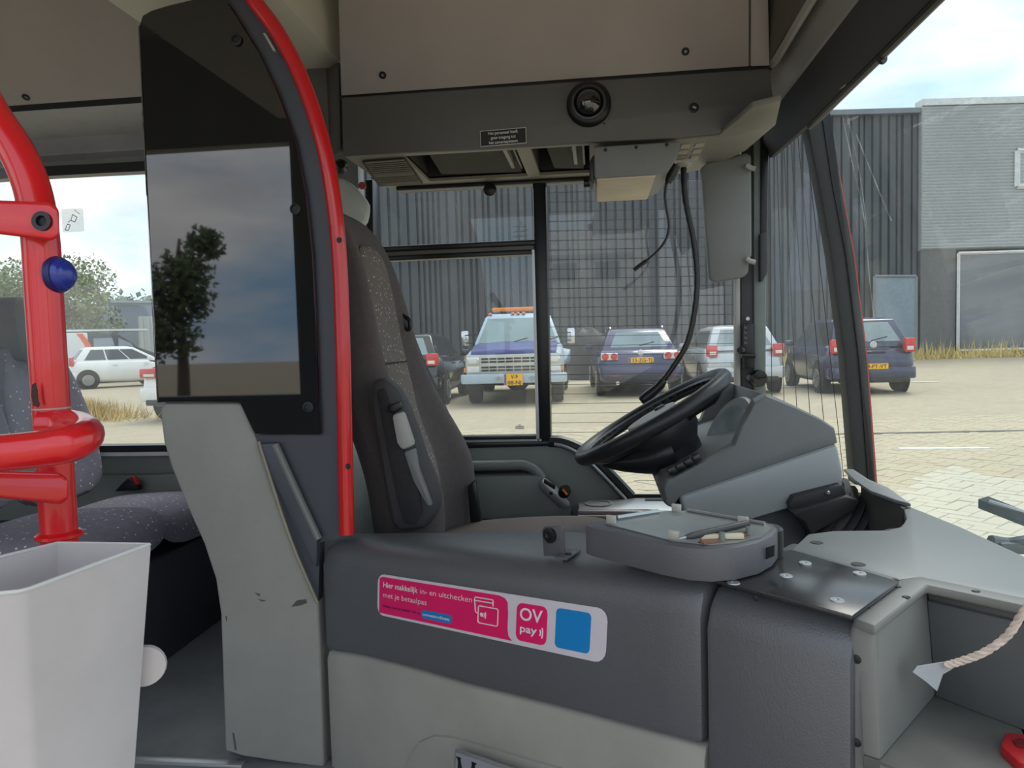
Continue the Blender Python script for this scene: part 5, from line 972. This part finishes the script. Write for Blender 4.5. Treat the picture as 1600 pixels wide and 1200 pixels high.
e0 = pp([(217, 40), (230, 300), (247, 629)], Y=YP - .010); secs = []
for p in e0: secs.append([p, p + V((-.006, .005, 0)), p + V((-.010, .02, 0)), p + V((-.012, .10, 0)), p + V((-.006, .10, 0)), p + V((-.003, .02, 0))])
mk('panel_return', G().loft(secs), M_smk, cp_)
mk('upper_frame', slab([(330, -30), (390, -30), (432, 62), (470, 132), (500, 222), (520, 310), (530, 398), (537, 600), (542, 836), (500, 848), (497, 940), (462, 865), (402, 690), (385, 640), (370, 400), (345, 100)], (0, .03, 0), Y=YP + .002), M_blue, cp_, smooth=False)
mk('channel', slab([(405, 692), (438, 690), (470, 760), (500, 832), (499, 885), (492, 880), (455, 800)], (0, -.016, 0), Y=YP + .002), M_blue, cp_, bev=.006)
mk('channel_ridge', G().tube(spline(pp([(430, 694), (462, 765), (498, 842)], Y=YP - .012), 4), .008, 8), M_mg, cp_)
mk('edge_strip', G().tube(spline(pp([(404, 690), (452, 838), (496, 942)], Y=YP - .014), 4), .004, 6), mat('edge_tan', (150, 142, 124), .5), cp_)
for x, y in ((462, 327), (482, 636), (370, 63)): mk('fixing', G().lathe([(.012, 0), (.012, .004), (.008, .005), (.008, .002), (.003, .002)], at(x, y, Y=YP - .013), (0, -1, 0), 18), M_scr, cp_)
tp_ = spline(pp([(300, -130), (340, -85), (372, -40), (398, 2), (435, 53), (472, 125), (503, 218), (520, 304), (530, 398), (535, 520), (538, 640), (542, 834)], Y=YP - .02), 6)
ht = thing('red_handrail', 'tall curved red grab rail along the edge of the cab partition', 'handrail', tp_[-1])
mk('tube', G().tube(tp_, .0165, 16), M_redp, ht)
for x, y in ((530, 375), (544, 729)): mk('screw_hole', G().lathe([(.006, 0), (.005, .002)], at(x, y, Y=YP - .0375), (0, -1, 0), 12), M_scr, ht)
for x, y in ((396, 14), (421, 66)): mk('strap', slab([(x - 10, y - 14), (x - 7, y - 15), (x + 9, y + 12), (x + 6, y + 14)], (0, .01, 0), Y=YP - .02), M_lg, ht, smooth=False)

for pts in ([(464, 938), (478, 936), (480, 942), (470, 946), (455, 948)], [(398, 926), (407, 928), (405, 932)], [(402, 936), (416, 938), (410, 940)], [(352, 962), (355, 964), (354, 972)], [(363, 1144), (366, 1146), (370, 1172), (367, 1172)]):
    mk('scuff_mark', slab(pts, (0, -.0006, 0), Y=YP - .0002), mat('scuff_dark', (84, 82, 78), .7), cp_, smooth=False)
# ================================================================== FLOOR EDGE, SEAT BOX, PASSENGER SEATS
a, b = at(150, 1186, Z=FLOOR), at(345, 1199, Z=FLOOR)
struct('baseboard_aisle', G().bb((a.x - .6, a.y - .012, FLOOR - .02), (b.x + .05, a.y + .014, FLOOR + .006)), M_alu, bev=.002)
xs_ = at(256, 1043, Z=FLOOR).x; M_box = mat('seat_box_navy', (58, 61, 70), .6, var=.1)
struct('trim_17', G().bb((XB, 1.62, FLOOR), (xs_ - .02, YW, .62)), M_box, bev=.01)
M_seat = speck_mat('passenger_fabric', (128, 124, 138), (226, 220, 224), 52, .13, .19)
def pseat(nm, label, yc, xf, zc_, grp):
    t = thing(nm, label, 'seat', (xf - .25, yc, .62), group=grp)
    hw = .215
    mk('cushion', G().loft([[V((x, yc + y * w, z)) for y, z in ((-1, zt - .09), (-1.0, zt - .03), (-.85, zt), (0, zt - .008), (.85, zt), (1, zt - .03), (1, zt - .09))] for x, w, zt in ((xf - .46, hw * .95, zc_ - .02), (xf - .3, hw, zc_ - .01), (xf - .08, hw, zc_), (xf - .02, hw * .94, zc_ - .02), (xf, hw * .8, zc_ - .06))]), M_seat, t, sub=2)
    lv = [(zc_ - .02, 0, .19, 0), (zc_ + .10, -.03, .215, .02), (zc_ + .25, -.06, .215, .02), (zc_ + .40, -.09, .185, .015), (zc_ + .50, -.11, .13, .01), (zc_ + .54, -.115, .09, 0)]
    xb_ = xf - .48
    mk('backrest', G().loft([[V((xb_ + dx + q, yc + y, z)) for q, y in ((-.06, -w * .8), (-.065, 0), (-.06, w * .8), (-.02, w), (.02 + b_, w * .93), (.015, w * .6), (.01, 0), (.015, -w * .6), (.02 + b_, -w * .93), (-.02, -w))] for z, dx, w, b_ in lv]), M_seat, t, sub=2)
    mk('headrest', G().loft([[V((xb_ + dx + q, yc + y, z)) for q, y in ((-.05, -w), (-.05, w), (0, w * 1.05), (.045, w * .8), (.05, 0), (.045, -w * .8), (0, -w * 1.05))] for z, dx, w in ((zc_ + .46, -.10, .10), (zc_ + .50, -.105, .115), (zc_ + .60, -.12, .115), (zc_ + .66, -.13, .10), (zc_ + .685, -.135, .06))]), mat('headrest_grey', (88, 88, 94), .6), t, sub=2)
    mk('seat_shell', G().bb((xf - .46, yc - hw * .85, .62), (xf - .12, yc + hw * .85, zc_ - .08)), M_rub, t, bev=.02)
    return t
fe = at(300, 800, Y=2.22); ne = at(190, 830, Y=1.80)
pseat('passenger_seat', 'patterned grey passenger seat beside the saloon window, its cushion showing whole', 2.28, fe.x, fe.z + .035, 'front saloon seats')
pseat('passenger_seat', 'aisle passenger seat cushion mostly hidden behind the red pole and litter bin', 1.84, ne.x, ne.z + .03, 'front saloon seats')
bk = thing('belt_buckle', 'black seat buckle with red button beside the window seat', 'buckle', at(200, 757, Y=2.45)); mk('body', slab([(178, 768), (198, 748), (212, 752), (216, 766)], (0, .03, 0), Y=2.47), M_rub, bk, bev=.004); mk('red_button', slab([(203, 744), (208, 744), (216, 757), (211, 758)], (0, .02, 0), Y=2.46), mat('button_red2', (170, 30, 36), .4), bk, bev=.002)

# ================================================================== DOORWAY POLE, RAIL, BIN
DPL = .72
def dp(px, py, d=DPL): return at(px, py, D=d)
p_hi = dp(66, 420); p_lo = dp(84, 850)
vert = V((p_hi.x, p_hi.y, 0))
def vp(py, d=0):
    z = dp(70, py).z; return V((vert.x, vert.y, z))
gp = thing('grab_pole', 'thick red grab pole bending left at the top beside the doorway', 'pole', V((vert.x, vert.y, FLOOR)))
pole = spline([dp(-50, 110, .74), dp(-12, 178, .735), dp(28, 240, .73), dp(52, 300, .725), vp(370), vp(450), vp(600)], 6) + [vp(700), V((vert.x, vert.y, FLOOR))]
PR = .0168
mk('tube', G().tube(pole, PR, 18), M_redp, gp)
mk('chipped_paint', G().lathe([(PR + .0006, 0), (PR + .0006, .016)], vp(634), (0, 0, 1), 18).xf(Matrix.Identity(4)) if False else slab([(51, 601), (56, 598), (59, 610), (60, 625), (63, 632), (60, 636), (53, 634), (50, 618)], (0, -.001, 0), D=DPL - PR - .0012), mat('chip_brown', (62, 34, 30), .7), gp, smooth=False)
tw = _f * 1.0
for y, rr_ in ((640, .0172),): mk('sleeve_joint', G().lathe([(rr_, 0), (rr_, .0015)], vp(y), (0, 0, 1), 18), M_lg, gp)
def clamp(y0, y1, x1):
    d = DPL - .035
    c = mk('clamp', G().loft([pp([(-90, y0 - 4), (x1 - 14, y0 + 2), (x1, y0 + 12), (x1 + 1, y1 - 8), (x1 - 10, y1), (0, y1 - 10), (-90, y1 - 22)], D=d), pp([(-90, y0 - 4), (x1 - 14, y0 + 2), (x1, y0 + 12), (x1 + 1, y1 - 8), (x1 - 10, y1), (0, y1 - 10), (-90, y1 - 22)], D=d + .065)]), M_redp, gp, bev=.008, seg=3); return c
c1 = clamp(314, 376, 92); mk('bolt', G().lathe([(.009, 0), (.009, .003), (.005, .003), (.004, 0), (.001, 0)], at(67, 346, D=DPL - .0352), -_f, 18), M_rub, c1)
clamp(736, 788, 106)
mk('pole_collar', G().lathe([(.0172, 0), (.0215, .002), (.0215, .005), (.0172, .008)], vp(848), (0, 0, 1), 20), M_redp, gp)
rl = spline([dp(-260, 725, .60), dp(-60, 713, .62), dp(60, 702, .63), dp(112, 692, .635), dp(133, 680, .665), dp(126, 670, .70), dp(100, 664, .72), dp(66, 664, .72)], 6)
hr = tag(mk('red_hand_loop', G().tube(rl, .0158, 16), M_redp), 'horizontal red hand rail looping around the doorway pole', 'handrail')
bt = thing('stop_button', 'round blue stop button on the side of the doorway pole', 'button', vp(430)); bd = (_r * .99 - _f * .11 + _u * .03).normalized(); bo = vp(430) + bd * .0165
mk('back_plate', G().lathe([(.0172, -.004), (.018, 0), (.0172, .003)], bo, bd, 26), mat('button_navy', (26, 36, 96), .4), bt)
mk('dome', G().lathe([(.0160, .002), (.0155, .006), (.0135, .009), (.0115, .0098), (.0100, .0125), (.006, .0145), (.001, .015)], bo, bd, 26), mat('button_blue', (34, 52, 150), .3, coat=.4), bt)
# draught screen glass held by the clamps
sg_ = tag(mk('draught_screen', G().prism([dp(-300, 130, .76), dp(-40, 165, .76), dp(10, 228, .76), dp(33, 285, .76), dp(38, 330, .76), dp(46, 640, .76), dp(52, 780, .76), dp(-300, 800, .76)], _f * .005), glass('screen_pane', dirt=.02, dmax=.08, refl=.4), smooth=False), 'clear draught screen with curved corner clamped to the doorway pole', 'screen')
mk('edge_seal', G().tube(spline([dp(-60, 150, .757), dp(-28, 175, .757), dp(8, 226, .757), dp(30, 280, .757), dp(36, 330, .757)], 5), .0025, 6), M_rub, sg_)
# litter bin
M_bin = mat('bin_grey', (204, 198, 198), .42, var=.06, vs=4, rgb2=(186, 180, 180))
zr = at(235, 849, D=.70).z
rim = [at(235, 849, Z=zr), at(91, 847, Z=zr), at(0, 869, Z=zr), at(-90, 890, Z=zr), at(-110, 925, Z=zr), at(-60, 936, Z=zr), at(0, 926, Z=zr), at(30, 923, Z=zr), at(46, 919, Z=zr)]
cen = sum(rim, V()) / len(rim)
def ring(z, s, inset=0): 
    out = []
    for p in rim:
        q = cen + (p - cen) * (s - inset); out.append(V((q.x, q.y, z)))
    return out
bi = thing('litter_bin', 'light grey plastic litter bin with open slanted rim hung on the doorway pole', 'bin', V((cen.x, cen.y, zr - .36)))
mk('body', G().loft([ring(zr - .004, 1.0), ring(zr - .10, .89), ring(zr - .2, .775), ring(zr - .33, .62), ring(zr - .36, .56), ring(zr - .345, .52), ring(zr - .3, .6), ring(zr - .1, .85), ring(zr, .965), ring(zr, .99)][:10] + [ring(zr - .004, 1.0)], cap=False), M_bin, bi, bev=.0, ang=40)
mk('rim', G().tube(ring(zr - .001, .985), .0022, 6, closed=True), mat('bin_rim', (206, 206, 204), .4), bi)
k0 = at(226, 1040, D=.715); mk('pivot_disc', G().lathe([(.019, -.004), (.020, 0), (.019, .004)], k0 + _r * .0, (_r * .35 - _f * .9).normalized(), 24), M_bin, bi); mk('pivot_pin', G().tube([k0 - _r * .022 - _f * .004, k0 - _f * .010 - _r * .004], .006, 10), M_bin, bi)
k1 = at(2, 1185, D=.60); mk('pivot_pin', G().tube([k1, k1 - _f * .02 + _r * .012], [.012, .010], 14), M_bin, bi)
